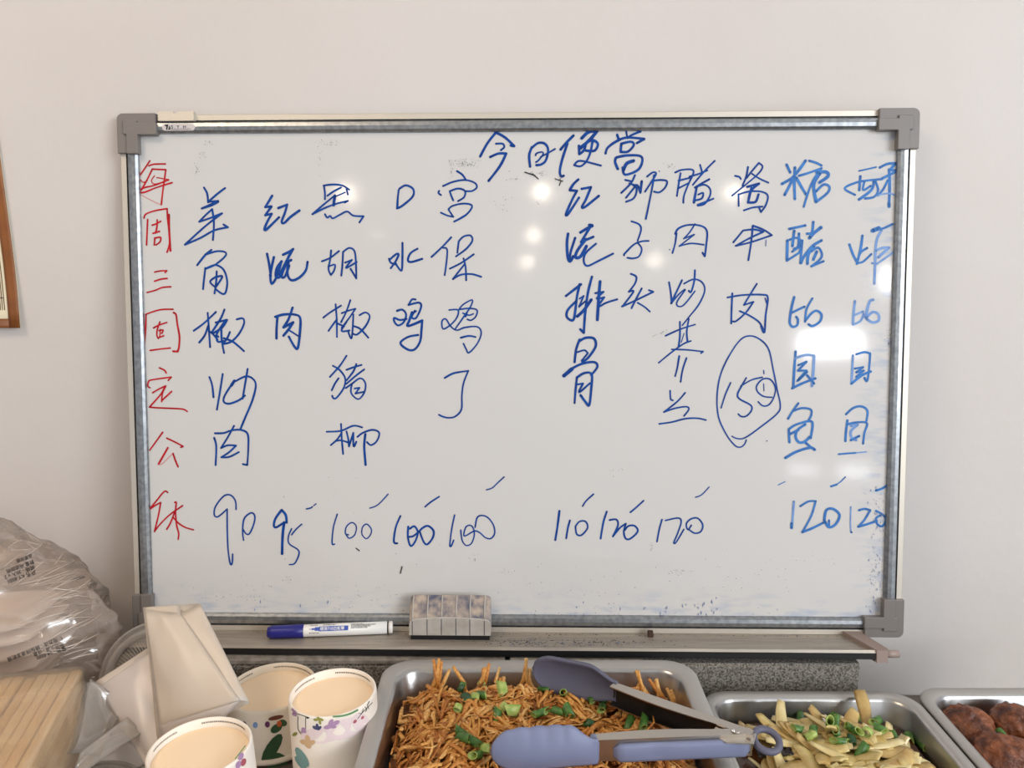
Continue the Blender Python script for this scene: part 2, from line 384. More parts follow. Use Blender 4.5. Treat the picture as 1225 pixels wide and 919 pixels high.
def script(ink, w, mats, *tiles):
    cl = []
    for ox, oy, st in tiles: cl += strokes_of(ox, oy, st, w)
    e = .0022; merged = True
    while merged:
        merged = False
        for a in range(len(cl)):
            for b in range(a + 1, len(cl)):
                A_, B_ = cl[a], cl[b]
                if A_[0] - e < B_[1] and B_[0] - e < A_[1] and A_[2] - e < B_[3] and B_[2] - e < A_[3]:
                    cl[a] = [min(A_[0], B_[0]), max(A_[1], B_[1]), min(A_[2], B_[2]), max(A_[3], B_[3]), A_[4] + B_[4]]; del cl[b]; merged = True; break
            if merged: break
    for c in cl:
        mb = MB()
        for pieces, ww, mm in c[4]:
            for loc in pieces:
                SN[0] += 1; ribbon(mb, loc, ww, -.0057 + .0000015*(SN[0] % 150), mm)
        tag(mb.build('handwritten_mark' if c[3] - c[2] < .02 and c[1] - c[0] < .025 else 'handwritten_character', mats, board, fixn=False), ink + ' handwriting')
RED = [M_red, M_thin]; BLU = [M_blue, M_light]; PAL = [M_light, M_faint]
script('red', 13, RED,
 (155, 185, "148,45 115,95 68,162; 140,82 180,70 262,68; 165,108 130,180 90,250 62,282; 165,106 265,110 / 255,180 240,290 232,368; #5 ~232,368 180,345 62,285; #9 75,180 100,203 130,190; #9 182,155 160,190 180,215 240,202 285,183 / 200,168; 285,185 180,225 100,245 65,278; 65,278 110,275 200,240 312,205;"
            "105,465 120,435 190,410 275,396; 275,398 278,470 288,560 292,650 274,716; #17 288,440 290,560 299,705; 132,475 128,560 124,662; 165,517 195,507 228,488; 202,478 200,530 190,575; 170,577 220,562; 185,610 180,662; 185,612 226,606 222,640 192,662"),
 (155, 310, "183,95 225,87 272,85 / 260,99; 182,162 230,147 275,142; 128,245 190,228 240,208 302,203; 118,405 220,372 318,368; 120,405 118,500 112,590 108,645; #16 322,393 340,408 350,480 365,565 362,640 352,678 / 318,676; 150,670 220,660 298,652; 175,505 220,482 272,465; 222,460 202,520 200,560 210,582; 215,525 245,520 235,545; 215,575 250,562; #10 225,515 220,575"),
 (155, 430, "218,62 255,80 268,100; 148,208 133,195 140,162 165,150 305,130 / 283,155; 168,245 220,215 265,195 / 240,250 235,310; 308,235 238,300; 262,195 225,260 145,350 / 200,355 360,362 400,368 422,382;"
            "242,535 195,600 148,665; 272,578 330,605 392,638 / 375,645; #15 280,648 245,710 212,768; #6 ~212,770 240,765 315,690; #14 318,690 335,740 355,788"),
 (155, 570, "278,118 262,108 240,125 200,175 140,248; 140,248 185,215 228,192 / 210,290 182,405; 182,405 220,355 290,285 388,215; 330,192 342,192 336,260 345,360 360,420 355,462; 335,250 300,340 272,388; 318,300 360,345 410,375 468,392"))
script('blue', 16, BLU,
 (155, 185, "545,242 568,285 575,350; 700,245 640,290 578,345; 578,345 650,340 / 528,395; 528,395 600,372 650,345; 605,400 560,440 510,492; 510,492 590,465 678,430 / 560,520 405,660; 405,660 520,610 620,555 720,532 / 688,512; 605,400 618,500 610,625;"
            "495,810 555,735 600,698; 555,732 640,708 700,715 700,745 630,805 555,838"),
 (155, 310, "555,65 545,150 538,220; 555,72 600,50 640,45 690,80 715,160 705,240 680,255 630,220; 638,90 635,160 622,252; 640,125 590,165 630,208; 630,208 680,128 640,130;"
            "470,525 545,470 632,388; 572,395 578,470 590,645; 575,490 550,560 510,612; 580,528 610,548 645,592; 695,370 665,440 600,540; 630,465 715,445 / 680,500 610,545; 705,445 640,545 650,570; 672,500 675,590 692,688; 635,560 645,605 690,600; 735,535 715,580 690,612; 785,442 830,435 838,475 800,550 745,605 690,622; 690,580 750,602 800,640 838,675"),
 (155, 430, "585,130 605,190 615,278; 682,108 668,200 640,368; 768,155 700,260 690,310 730,325 800,300 845,265; #24 768,158 745,192; 780,158 850,125 900,140 925,190 900,300 850,420 812,512; 865,70 850,160 828,288;"
            "625,542 690,540 750,520 820,518 866,550 870,650 862,775 / 830,768; 620,575 635,640 630,775; 765,488 720,570 670,650 / 720,630 780,632 / 730,680 672,718 / 730,715 800,680"),
 (155, 570, "#13 780,242 775,180 740,138 690,145 630,220 620,280 640,298 670,280 715,240 / 716,400 722,540 738,640 752,635 755,570; #13 835,468 828,400 840,310 890,268 917,290 910,350 880,418 855,422 832,390"))
script('blue', 20, BLU,
 (310, 200, "95,210 65,260 45,292 / 90,288 / 45,352 / 92,342 / 60,400 40,450 55,455 145,368; 140,300 205,275 / 190,330 165,400 185,408 230,365 295,318;"
            "58,635 75,720 85,800; 108,660 90,740 82,800; 80,790 92,855 130,800 160,700; 165,690 130,740 122,800 155,800 205,690; 250,600 225,618 175,642; 245,605 215,660 150,790; 235,680 195,710 165,800 190,800 220,720; 215,690 207,780 235,828 290,812 340,760 355,695"),
 (310, 320, "135,355 128,440 127,520; 118,362 180,345 260,345 300,370 300,460 285,585 262,585 218,508; 245,295 215,380 178,440 / 250,402 / 215,455 178,500; #13 215,457 285,502"),
 (310, 560, "165,308 120,370 108,420 125,435 175,405 202,398; 165,308 195,345 202,400; #24 183,400 172,500 168,628; #12 312,412 270,450 238,490; #12 238,445 215,500 220,555 285,600 290,640 260,700 222,708; #11 345,300 375,294 390,285; #9 400,276 418,262"))
script('blue', 15, BLU,
 (310, 200, "475,135 482,190 482,235; 472,135 540,127 610,135 660,165; 500,210 550,175 600,150; #11 560,215 630,185; 640,160 650,200; #24 555,210 545,278; 390,345 460,285 545,215; 390,345 480,300 560,270 650,247 / 628,260; 482,345 500,370 520,357 540,375 590,350 645,325 690,355 765,360 / 735,405;"
            "460,690 520,665 585,615; 528,610 520,680 508,745 525,790; 508,728 555,715 548,760 525,790; 615,625 610,720 602,795; 615,622 660,592 700,618 710,720 712,815 / 670,745; 630,700 680,680 / 635,740 715,695"),
 (310, 320, "470,368 520,330 600,280; 560,270 568,380 570,510; 570,380 540,420 508,465; 572,410 622,432; 668,240 640,320 600,402; 605,335 660,315 705,303 / 660,370 605,442; 690,345 685,450 675,522 652,470; 640,400 603,465 662,462; 735,350 780,330 810,360 780,430 720,490 690,487; 690,430 740,450 800,515;"),
 (310, 420, "640,35 590,110 518,190; 540,108 590,140 630,200 620,270 570,340 545,347 535,328; 582,200 555,240 532,288; 640,138 690,120 750,102; 712,95 690,150 640,215; 770,135 710,180 640,240; 635,272 680,240 740,200 778,235 772,300 735,350 700,340 672,300 680,240; 700,275 735,270 / 705,312 / 765,300;"
            "495,592 600,585 690,548 755,560; 600,535 605,640 615,755; 605,600 570,650 525,690; 560,660 600,655 650,670; 640,590 652,640 658,700 / 690,600 / 692,700 712,665; 720,630 760,600 830,578 880,600 862,660 820,690 790,668; #19 778,610 770,700 780,835"),
 (310, 560, "#13 572,340 545,430 535,520 537,560 552,558; #11 655,490 632,480 640,430 680,400 712,430 700,490 660,515 635,485; #11 750,470 760,430 790,412 822,450 815,490 785,518 755,490 752,455; #10 810,295 870,270 945,192"))
script('blue', 17, BLU,
 (310, 200, "1022,170 1015,235 1012,300; 1028,158 1075,133 1128,160 1125,215 1050,282 1010,302;"
            "1050,555 1050,650 1045,755 1020,737 998,700; 955,680 1000,640 1022,640 1000,690 965,740; 952,672 965,700 1000,712; 1160,598 1110,630 1090,680 1115,695 1195,672"),
 (310, 320, "1010,318 1050,310 1077,345 1060,400 1020,425 992,400 990,370 1030,385 1080,378; 1145,235 1120,235 1095,275; 1095,275 1170,258 1187,290 1150,370 1118,365 1140,318; #14 1150,320 1120,345; #22 1120,330 1100,390 1090,430 1195,390; #18 1195,390 1190,450 1180,540 1140,600 1090,602 1035,555 1090,510 1165,495"),
 (450, 560, "#16 178,352 145,430 130,520 135,550 155,552; 235,430 232,500 245,560 262,570 290,530 305,470 280,428 247,445; 240,505 270,500 310,470 340,440 380,425 420,460 415,510 378,558 350,545 320,470; #13 358,285 400,250 462,210"))
script('blue', 15, BLU,
 (450, 190, "592,90 630,115 655,150; 490,200 560,170 650,155 720,175 738,208 705,235 660,237; 462,235 456,250 475,265; 540,240 550,270 565,305; 540,237 600,218 650,235 645,280 600,310; 530,370 560,345 640,328 703,345 660,410 572,460; #11 572,460 670,402; 475,395 520,415 565,425 / 530,372;"
            "550,575 490,640 405,720; 490,652 520,665 515,760 502,852; 605,605 595,688; 605,605 640,570 690,562 705,600 660,660 585,715; 540,805 620,765 715,700; 640,730 655,790 660,890; 650,770 610,820 562,882 / 620,850 700,845 770,865"),
 (450, 320, "#13 535,312 600,312 590,370 540,425 490,450 482,395 510,378 545,430 590,460 650,440 740,435 770,480 740,560 680,625 660,600 640,558; #12 605,310 640,270 705,238 690,290 650,350 580,450; #13 610,308 680,300 738,312 730,360 695,387 668,380; #12 635,335 680,350 712,340; 665,330 655,360; 620,515 680,502 728,510"),
 (450, 400, "502,320 570,285 675,268 / 640,360 628,450 625,550 580,602 530,612 490,604 460,590"),
 (450, 560, "#13 575,345 555,440 540,560 550,572 568,530; #12 620,455 630,530 660,568 700,550 720,480 700,425 660,430 642,490 660,495 720,462 760,475 800,510 840,517 868,480 860,420 820,365 775,348 740,365 725,435; #11 808,160 850,147 890,110 938,65"))
script('blue', 20, BLU,
 (580, 145, "-34,258 20,160 82,82; 82,82 150,120 215,182 / 190,178; #16 82,165 130,165 142,190 118,212; 40,262 100,237 157,237 / 110,330 28,437;"
            "345,190 325,250 332,332; 340,200 390,160 440,165 464,210 448,285 415,316 378,322; #14 372,250 380,235 415,226 428,240 395,285 375,300; #14 410,262 465,232 515,203;"
            "650,105 600,155 555,208; 605,165 570,270 550,360 558,402 578,400; #24 710,125 760,80 825,70 / 775,130 700,200; 690,180 692,240; 700,190 780,140 828,165 805,215 740,215; 740,160 728,210 695,240; #17 790,150 770,240 740,300 700,330 655,322 / 700,290 850,325;"
            "#15 1035,65 1042,110; 970,100 980,130; 1140,75 1080,100 1045,122; 885,235 900,195 960,150 1040,120 1168,130 / 1115,160; 1000,165 995,225; 1000,165 1070,150 1092,175 1050,222 1000,225; 960,270 955,300 975,350; 965,265 1050,250 1150,262 1130,350 1030,392 1010,340; #26 1090,290 1040,310 1015,360"))
script('blue', 20, BLU,
 (660, 190, "195,152 160,185 132,230 / 185,235 / 150,300 106,402 122,402 200,285; 220,220 288,208 / 250,300 222,352 245,352 345,272;"
            "#22 120,550 112,620 118,720 135,752 158,715; 172,580 140,680 130,740; #22 210,540 260,510 300,490 275,485; 285,495 240,570 215,610 / 305,572; #24 250,590 190,670 175,722 212,715 255,640; #16 325,622 250,690 235,750 262,785 340,750 450,695"),
 (660, 310, "105,270 150,235 215,185; 205,185 185,280 165,430 140,447 110,420 120,370 180,308; 295,130 265,250 245,400 235,540 / 210,515; #14 205,290 235,270 / 200,350 / 245,310; #24 188,420 240,370 290,298; #24 355,165 345,280 335,445; #16 320,250 380,240 / 330,290 385,280 / 340,350 400,320 480,295;"
            "205,590 180,660 168,755; 205,600 250,577 310,583 322,640 270,720 225,755; #15 190,682 240,668 265,690 / 220,745; #30 90,855 150,805; 130,812 220,768 310,755 335,790 290,850"),
 (660, 390, "#17 185,380 175,470 168,565; 185,378 240,345 293,355 290,460 275,580 250,560 212,508; #15 180,430 230,422 / 200,488 280,420"))
script('blue', 15, BLU,
 (660, 190, "610,120 580,180 510,250; 540,155 585,165; #15 570,180 615,200 622,240 600,290 545,315; 610,205 545,285; 600,195 630,195 650,250; #19 660,165 650,245; 700,130 740,100 765,110 730,170 685,240; 750,120 735,220 690,440; 745,160 800,155 845,165 832,210 790,245 750,240; #9 788,90 790,92;"
            "585,458 640,480 655,520 630,600; 530,700 600,630 660,605 710,602; 530,700 530,708; 630,615 660,660 640,715 595,730 555,725"),
 (660, 310, "580,108 620,130 610,180 565,240 / 600,238 520,345; 515,348 600,310 745,240 / 712,228; 660,215 620,290 585,360; #13 630,320 680,350 720,385"))
script('blue', 15, BLU,
 (660, 190, "945,105 930,190 918,272; 905,100 960,80 1040,88 1000,190 970,270 965,322; 930,160 1010,140; 930,215 1000,180; 1195,15 1120,90 1035,190; 1088,45 1102,95; 1010,130 1080,110 1140,85; #17 1155,150 1100,180 1050,210; #20 1062,210 1042,320; 1062,205 1120,190 1160,220 1160,270 1120,330 1070,342; 1075,262 1110,250 1100,290 1050,305; 1070,338 1130,315 1185,292;"
            "915,545 905,620 885,690; 905,550 930,510 1000,485 1090,490 1138,530 1132,640 1122,715 / 1105,688; #13 1050,478 1010,540 968,585 / 1045,555 / 935,640 / 1020,620 1115,630; #8 862,667 866,664"),
 (660, 310, "860,170 872,240 880,322; 955,155 910,250 875,325; #12 878,322 930,260 980,222 920,310 925,345 970,335 1050,235; #13 970,180 1040,148 1100,168 1122,230 1080,330 1010,420 958,485; 1050,82 1045,160 1022,240 1005,232;"
            "#14 835,562 940,515 1050,480; 940,460 940,560 930,645; 1005,440 990,530 995,600; #13 785,760 870,690 960,625 1020,600; #8 970,545 950,610; #13 880,662 990,665 1110,678 / 1095,690; #14 935,710 920,800 905,858; #14 988,725 960,810 945,900"),
 (660, 390, "#14 868,475 872,535 888,545; #14 978,490 920,555 822,632; #14 822,632 900,605 985,592 1005,612 970,660; #14 788,718 880,705 980,680 1070,677 1130,690"))
script('blue', 15, BLU,
 (650, 560, "#17 118,315 105,420 88,528; #16 195,385 180,440 168,515; 235,430 265,393 310,393 324,440 280,492 245,485 236,435; #13 288,280 315,240 368,192;"
            "465,320 440,400 420,518; 485,382 535,378 547,420 510,502; 510,502 560,440 605,408 / 590,470 605,518 640,517 692,465 670,425 625,425 598,455; #14 638,325 680,290 735,240;"
            "#13 870,378 850,450 833,540; #13 895,385 990,367 1010,400 980,490 956,548 975,542 1030,450; #13 1085,420 1060,452 1048,410 1080,375 1130,368 1168,415 1155,465 1110,478 1065,450; #10 1115,215 1160,197 1215,140"))
script('blue', 15, BLU,
 (850, 190, "180,125 210,132 222,148; 275,60 262,130 235,195; 355,30 300,95 265,140; #13 355,30 382,60 340,120 220,220 158,270; #13 305,110 360,145 425,175; 205,260 207,345; 205,262 280,240 370,240 420,270 405,340 370,390 / 355,355; #20 270,205 355,182 / 300,230 280,290; #20 300,215 275,320; #20 275,320 330,315 352,262; 245,378 310,357 380,350;"
            "168,612 240,525 / 320,518 388,535 / 290,580 185,638 / 300,610 450,560 / 390,520 310,490 / 300,600 278,742; #6 407,595 405,640"),
 (850, 320, "160,190 155,300 152,410; 125,220 240,202 380,200 420,222 405,350 395,478 370,430; #10 400,225 412,262; #14 340,120 290,200 245,275 / 315,252 / 260,330 190,392 165,395; #14 215,320 290,355 360,405 395,475"),
 (850, 400, "#12 158,748 200,765 260,755 380,670 490,580 512,520 490,410 460,260 430,120 380,50 300,12 220,40 130,170 70,310 48,460 60,610 120,740 180,815 220,827 250,805 262,775; #12 148,355 110,440 78,540; #13 262,320 225,385; #13 225,385 198,440 215,475 295,520 300,560 262,600 225,602 205,585; #12 222,380 300,335 380,315; #12 450,462 390,455 345,420 340,375 385,328 440,332 475,390 465,460 430,515 385,525 350,495; #8 390,265 392,290; #7 390,362 392,415; #8 412,782 415,782"))
script('pale blue', 22, PAL,
 (920, 180, "130,105 155,160; 268,75 230,130 170,200 95,245; 190,125 186,250 190,355; 185,190 150,260 115,325; 200,200 240,270 270,320; #18 295,75 345,90 385,110; #18 220,185 290,165 385,130 / 330,210 290,300 255,412; #24 350,160 420,158 432,190 370,235; #26 375,165 328,250 345,375; #20 345,300 400,250 442,265 430,310 345,378;"
            "150,575 210,562 265,550; 185,590 172,700; 135,660 132,800; #18 150,655 200,640 235,665 225,740 190,770 130,808; 220,610 215,700 185,722; #17 170,742 235,700; 325,525 315,600 280,610; #28 380,565 330,605 298,640; 385,660 320,700 255,780 235,825; 330,700 290,760 282,830; #18 310,740 360,712 388,760 372,800 310,850 / 400,812; 350,742 325,800; #18 245,660 230,825"),
 (920, 300, "#20 185,340 165,420 152,520 172,557 207,545 212,505 200,485; #18 165,455 260,410; #18 318,350 275,430 265,520; #20 265,515 310,460 350,440 385,470 372,520 320,552 290,540"),
 (920, 410, "#20 195,65 185,200 178,330; #20 ~190,115 270,90 328,95; #22 ~330,95 325,200 315,318; #18 215,165 275,140 / 212,205; #18 212,205 275,205 / 205,285 280,215; #20 170,335 240,300 340,262; #20 280,240 330,300;"
            "#18 215,445 175,500 140,558; #18 180,500 240,480 305,490 310,530 290,570; #20 145,640 150,730; #20 145,635 200,600 300,575 320,605 305,700; #22 155,670 215,640; #22 265,600 210,640 195,690 220,730 262,725 300,690; #20 270,735 310,770; 120,845 200,800 300,770 335,785"),
 (920, 560, "~#18 182,245 175,350 168,430; #20 165,405 166,440; #17 230,280 290,245 342,243 / 310,350 245,470; #20 245,470 320,440 400,400; #22 405,385 420,310 470,300 517,345 490,410 440,435 412,395; #18 440,385 440,425; #18 455,135 495,122; #10 495,122 530,97 560,65; #8 68,125 118,100"))
script('pale blue', 21, PAL,
 (920, 180, "#13 660,150 720,137 785,122; #20 812,125 870,98 928,95 / 880,150; 880,140 940,150 / 830,205; 670,190 662,290; #18 630,325 555,278 640,235 720,220 830,210; #18 700,225 690,290 745,260; #22 770,225 750,290 660,360; #18 780,225 800,290 770,340 705,352; 880,140 885,250 880,405; #18 870,220 840,280 800,330; ~#14 800,330 840,318 900,318 960,350; #26 880,385 880,410;"
            "590,690 615,760 640,810; 685,625 672,720 645,830; #18 645,825 690,815 750,760; #18 720,715 675,745 650,800; #34 760,588 805,570; #18 790,580 840,570 905,540; ~825,585 792,650 780,740 778,830; ~780,735 830,715 880,712 / 800,785; ~#16 915,745 850,790 790,832 / 755,825"),
 (920, 300, "~778,90 775,170 772,240; ~630,370 620,460 615,540; ~#17 620,475 690,445; ~#18 615,542 670,515 695,462; ~765,360 740,370 720,430 708,490; ~#20 715,490 760,450 800,465 805,510 760,525 715,500"),
 (920, 410, "~615,95 610,200 605,300; #18 640,85 700,70 742,80 / 735,180 720,280 700,258; #18 630,190 690,180 / 640,218; #18 640,218 695,205 / 640,250; #22 605,300 680,240 745,212;"
            "#18 565,525 620,478 680,468 722,500 715,572; #19 575,570 565,650 560,722; #18 570,600 640,585 718,590 700,660 690,740; ~#20 600,610 650,602 / 600,650 608,700 640,715; #20 600,715 660,685; #14 510,818 580,812 640,808; ~#10 640,808 715,800"),
 (920, 560, "~#12 600,285 597,400 600,465; #16 602,470 606,472; #18 660,310 700,300 742,310 / 700,380 655,430; 655,430 720,412 790,388; #19 785,315 830,340 857,380 830,427 795,412 785,370 820,345; #20 785,165 830,150 870,124"))
# crumbs of dried ink on the board and along the pen tray
random.seed(5); mb = MB()
def speck(px, py, r, n=-.0055, plane=None):
    if plane is None: a, b, _ = blocal(onboard(px, py, n)); c = bw(a, b, n + .0002); u, v = BX, BZ
    else: c = plane; u, v = BX, BN
    k = random.randint(4, 6); mb.add([c + u*(r*random.uniform(.5, 1.3)*math.cos(2*math.pi*i/k)) + v*(r*random.uniform(.5, 1.3)*math.sin(2*math.pi*i/k)) for i in range(k)], [list(range(k))])
for cx, cy, sx, sy, n in ((249, 172, 5, 4, 9), (243, 184, 4, 4, 10), (236, 201, 5, 6, 14), (395, 171, 14, 3, 26), (382, 192, 3, 14, 16), (556, 195, 14, 5, 70), (540, 201, 3, 8, 25), (600, 245, 10, 10, 16), (640, 208, 18, 4, 34), (668, 215, 5, 4, 22), (615, 214, 5, 2, 10), (643, 243, 3, 4, 10),
                          (800, 199, 6, 5, 10), (790, 400, 8, 4, 12), (780, 658, 4, 8, 10), (812, 683, 10, 4, 16), (738, 563, 10, 6, 9), (605, 684, 10, 4, 10), (568, 668, 4, 5, 12), (343, 693, 5, 3, 14), (287, 715, 60, 14, 60), (420, 713, 60, 14, 50), (700, 700, 120, 18, 50), (900, 690, 90, 20, 50), (1048, 700, 8, 30, 60), (1064, 405, 3, 12, 50), (975, 668, 30, 12, 12), (400, 640, 120, 60, 20), (590, 735, 380, 2.5, 150)):
    for _ in range(n): speck(random.gauss(cx, sx*.6), random.gauss(cy, sy*.6), random.uniform(.00018, .00055))
for a, b in (((628, 206), (640, 210)), ((637, 208), (644, 214)), ((664, 214), (673, 217)), ((671, 217), (669, 222)), ((655, 156), (672, 156.5)), ((481, 678), (479, 686)), ((426, 656), (430, 659))):
    loc = [blocal(onboard(*p, -.0055))[:2] for p in (a, b)]; ribbon(mb, loc, .0014, -.0053)
for _ in range(520):
    x = random.uniform(-.32, .38); speck(0, 0, random.uniform(.0002, .0008)*(1 if random.random() < .93 else 1.8), plane=bw(x, tz + .0008, random.gauss(.0018, .0012) if random.random() < .7 else abs(random.gauss(.018, .012))))
for _ in range(260):
    x = random.gauss(.018, .028) if random.random() < .6 else random.gauss(.105, .03)
    speck(0, 0, random.uniform(.0003, .0012), plane=bw(x, tz + .0009, random.gauss(.028, .007)))
tag(mb.build('ink_crumbs', M_dark, board, fixn=False), kind='stuff')
a, b, _ = blocal(atplane(776, 757, bw(0, tz + .0005, 0), BZ)); _, _, c = blocal(atplane(776, 760, bw(0, tz + .0005, 0), BZ))
mb = MB(); mb.box(bw(a, tz + .004, max(c, .006)), .0062, .006, .0068, bax, bev=.0008); tag(mb.build('rubber_scrap', P('dark_rubber', (62, 40, 30), .8)), 'tiny dark brown scrap lying on the pen tray right of the eraser', 'scrap')
# smears of dry blue ink along the tray and the bottom of the board
mb = MB()
for _ in range(90):
    x = random.gauss(.018, .022) if random.random() < .6 else random.gauss(.10, .03); n = random.gauss(.026, .006); L = random.uniform(.001, .006)
    w = random.uniform(.0003, .0011); z = tz + .00075; d = random.gauss(0, .15)*L
    mb.add([bw(x, z, n), bw(x + L*.5, z, n + d - w*.6), bw(x + L, z, n + d), bw(x + L*.5, z, n + w*.6)], [[0, 1, 2, 3]])
for _ in range(45):
    px = random.choice((random.uniform(770, 1030), random.uniform(260, 480), random.uniform(600, 760), random.gauss(785, 12), random.gauss(840, 10))); py = random.gauss(726, 6); h = random.uniform(.0006, .006); w = random.uniform(.0003, .0009)
    a, b, _ = blocal(onboard(px, py, -.0055)); d = random.gauss(0, .0006)
    mb.add([bw(a, b, -.0054), bw(a + w, b - h*.5, -.0054), bw(a + d, b - h, -.0054), bw(a - w, b - h*.5, -.0054)], [[0, 1, 2, 3]])
for _ in range(90):
    px = random.gauss(1050, 8); py = random.uniform(560, 735); h = random.uniform(.001, .005); w = random.uniform(.0002, .0006)
    a, b, _ = blocal(onboard(px, py, -.0055)); d = random.gauss(.001, .001)
    mb.add([bw(a, b, -.0054), bw(a + w + d*.5, b - h*.5, -.0054), bw(a + d, b - h, -.0054), bw(a - w + d*.5, b - h*.5, -.0054)], [[0, 1, 2, 3]])
tag(mb.build('ink_smears', P('dried_ink_smear', (112, 132, 172), .7), board, fixn=False), kind='stuff')
# ------------------------------------------------------------------ marker and eraser on the pen tray
TF = tz + .0005
r = .0076
p0 = atplane(320, 756.5, bw(0, TF + r, 0), BZ); p1 = atplane(470, 750.5, bw(0, TF + r, 0), BZ)
def along(a, b, n, M_=None):
    t = (b - a).normalized(); u = BZ - t*BZ.dot(t); u.normalize(); w = t.cross(u)
    return t, u, w
t, u, w = along(p0, p1, BN); L = (p1 - p0).length
root = empty('marker_pen', (p0 + p1)/2 - u*r, 'blue capped whiteboard marker with white barrel lying on the pen tray', 'marker')
def seg(name, prof, m):
    MM = Matrix((w, u, t)).transposed().to_4x4(); MM.translation = p0
    mb = MB(); mb.lathe([(rr, a*L) for rr, a in prof], 28, MM, cap0=True, cap1=True); return mb.build(name, m, root)
seg('cap', [(.0042, 0), (.0058, .002), (.0063, .012), (.0064, .02), (.0071, .024), (.0074, .05), (.0075, .20), (.0077, .285), (.0072, .288)], M_navy)
seg('barrel', [(.0068, .284), (.0070, .29), (.0071, .5), (.0071, .955)], M_white)
seg('end_ring', [(.0071, .955), (.0073, .957), (.0073, .963), (.0071, .966)], M_black)
seg('end_plug', [(.0071, .966), (.0071, .99), (.0066, .998), (.0045, 1)], M_white)
def bar(s, ang, rr=.00722): return p0 + t*(s*L) + (u*math.sin(ang) - w*math.cos(ang)*SGN)*rr
SGN = -1 if (-w).dot(BN) < 0 else 1
def band(mb, s0, s1, a0, a1, rr=.00722, m=0):
    mb.rings([[bar(s, a0 + (a1 - a0)*k/6, rr) for k in range(7)] for s in (s0, s1)], closed=False, cap0=False, cap1=False, m=m)
M_lab = P('label_blue', (52, 84, 170), .4)
mb = MB(); A = math.radians
band(mb, .412, .645, A(10), A(54)); band(mb, .38, .412, A(16), A(48)); band(mb, .355, .38, A(24), A(40)); band(mb, .335, .355, A(30), A(35))
lb = mb.build('label', M_lab, root, fixn=False)
def mtext(mb, s, s0, ang, size, bold=False):
    vs, fs = text_polys(s, bold); mb.add([bar(s0 + x*size/L, ang + y*size/.0072, .00738) for x, y in vs], fs)
mb = MB(); mtext(mb, '環保710白板筆', .42, A(19), .0043, True); mb.build('label_lettering', M_white, lb, fixn=False)
mb = MB(); mtext(mb, 'NO.220', .34, A(62), .0026, True)
for s0, a, n in ((.44, 68, 9), (.44, 62, 8), (.66, 64, 9)): mtext(mb, '白板專用筆水性墨水'[:n], s0, A(a), .0017)
for k, s in enumerate(('使用後請蓋緊筆蓋橫放保存易擦拭', '不可用於紙張衣物請勿食用', '適用於白板玻璃光滑面')): mtext(mb, s, .665, A(50 - 13*k), .0019)
mtext(mb, '書寫流暢不刺鼻', .335, A(-8), .0016)
mb.build('barrel_lettering', M_black, root, fixn=False)

pe = atplane(538, 766, bw(0, TF, 0), BZ); ex, _, en = blocal(pe); en = min(en, .0445)
e0 = blocal(atplane(489.5, 764, bw(0, 0, en), BN))[0]; e1 = blocal(atplane(587, 764, bw(0, 0, en), BN))[0]
root = empty('board_eraser', bw((e0 + e1)/2, TF, en/2), 'grey ribbed whiteboard eraser with ink-stained top standing on the pen tray', 'eraser')
M_er = P('eraser_shell', (178, 174, 168), .5, var=(70, (162, 154, 146)))
M_erd = P('eraser_stained_top', (176, 160, 144), .6, var=(85, (78, 82, 102), 6))
M_felt = P('black_felt', (10, 10, 12), .9)
mb = MB(); mb.box(bw((e0 + e1)/2, TF + .0035, en/2 + .001), e1 - e0 - .003, en - .003, .006, bax); mb.build('felt_pad', M_felt, root)
W = e1 - e0; cxe = (e0 + e1)/2
def etop(x, k):   # k: 0 front .. 1 back ; height of the shell top at board-local x
    f = min(1., (W/2 - abs(x - cxe))/.006); f = math.sqrt(max(0, 1 - (1 - f)**2))
    arch = .0032*(1 - ((x - cxe)/(W/2))**2)
    return TF + .0235 + arch*(1 - k) + .0245*k - .005*(1 - f) + .0022*math.sin(math.pi*k)
def esec(x):
    z0 = TF + .0055; pts = [(en, z0), (en, etop(x, 0) - .0012), (en - .0012, etop(x, 0))]
    for k in range(1, 9): pts.append((en - .0012 - (en - .008)*k/8*.97, etop(x, k/8)))
    yb = pts[-1][0]; pts += [(yb - .003, etop(x, 1) - .005), (.003, z0)]
    return [bw(x, z, n) for n, z in pts]
mb = MB(); xs = [e0 + W*(.5 - .5*math.cos(math.pi*k/24)) for k in range(25)]; mb.rings([esec(x) for x in xs], smooth=False)
for i, f in enumerate(mb.f):
    if len(f) == 4 and (i % 13) in range(2, 11): mb.m[i] = 1
mb.build('shell', [M_er, M_erd], root)
mb = MB(); mg = MB()
for px in (163, 292, 417, 543, 664, 790):
    x = e0 + W*(px - 135)/(845 - 135)
    tp = [bw(x, etop(x, k/8) + .0001, en - .0012 - (en - .008)*k/8*.97) for k in range(9)]
    mb.tube(tp, .0009, 6, up=BN)
    mg.box(bw(x, (TF + .0055 + etop(x, 0) - .0012)/2, en), .0009, .0006, etop(x, 0) - TF - .0075, bax)
mb.build('rib', M_er, root); mg.build('groove', P('groove_grey', (84, 84, 88), .7), root)

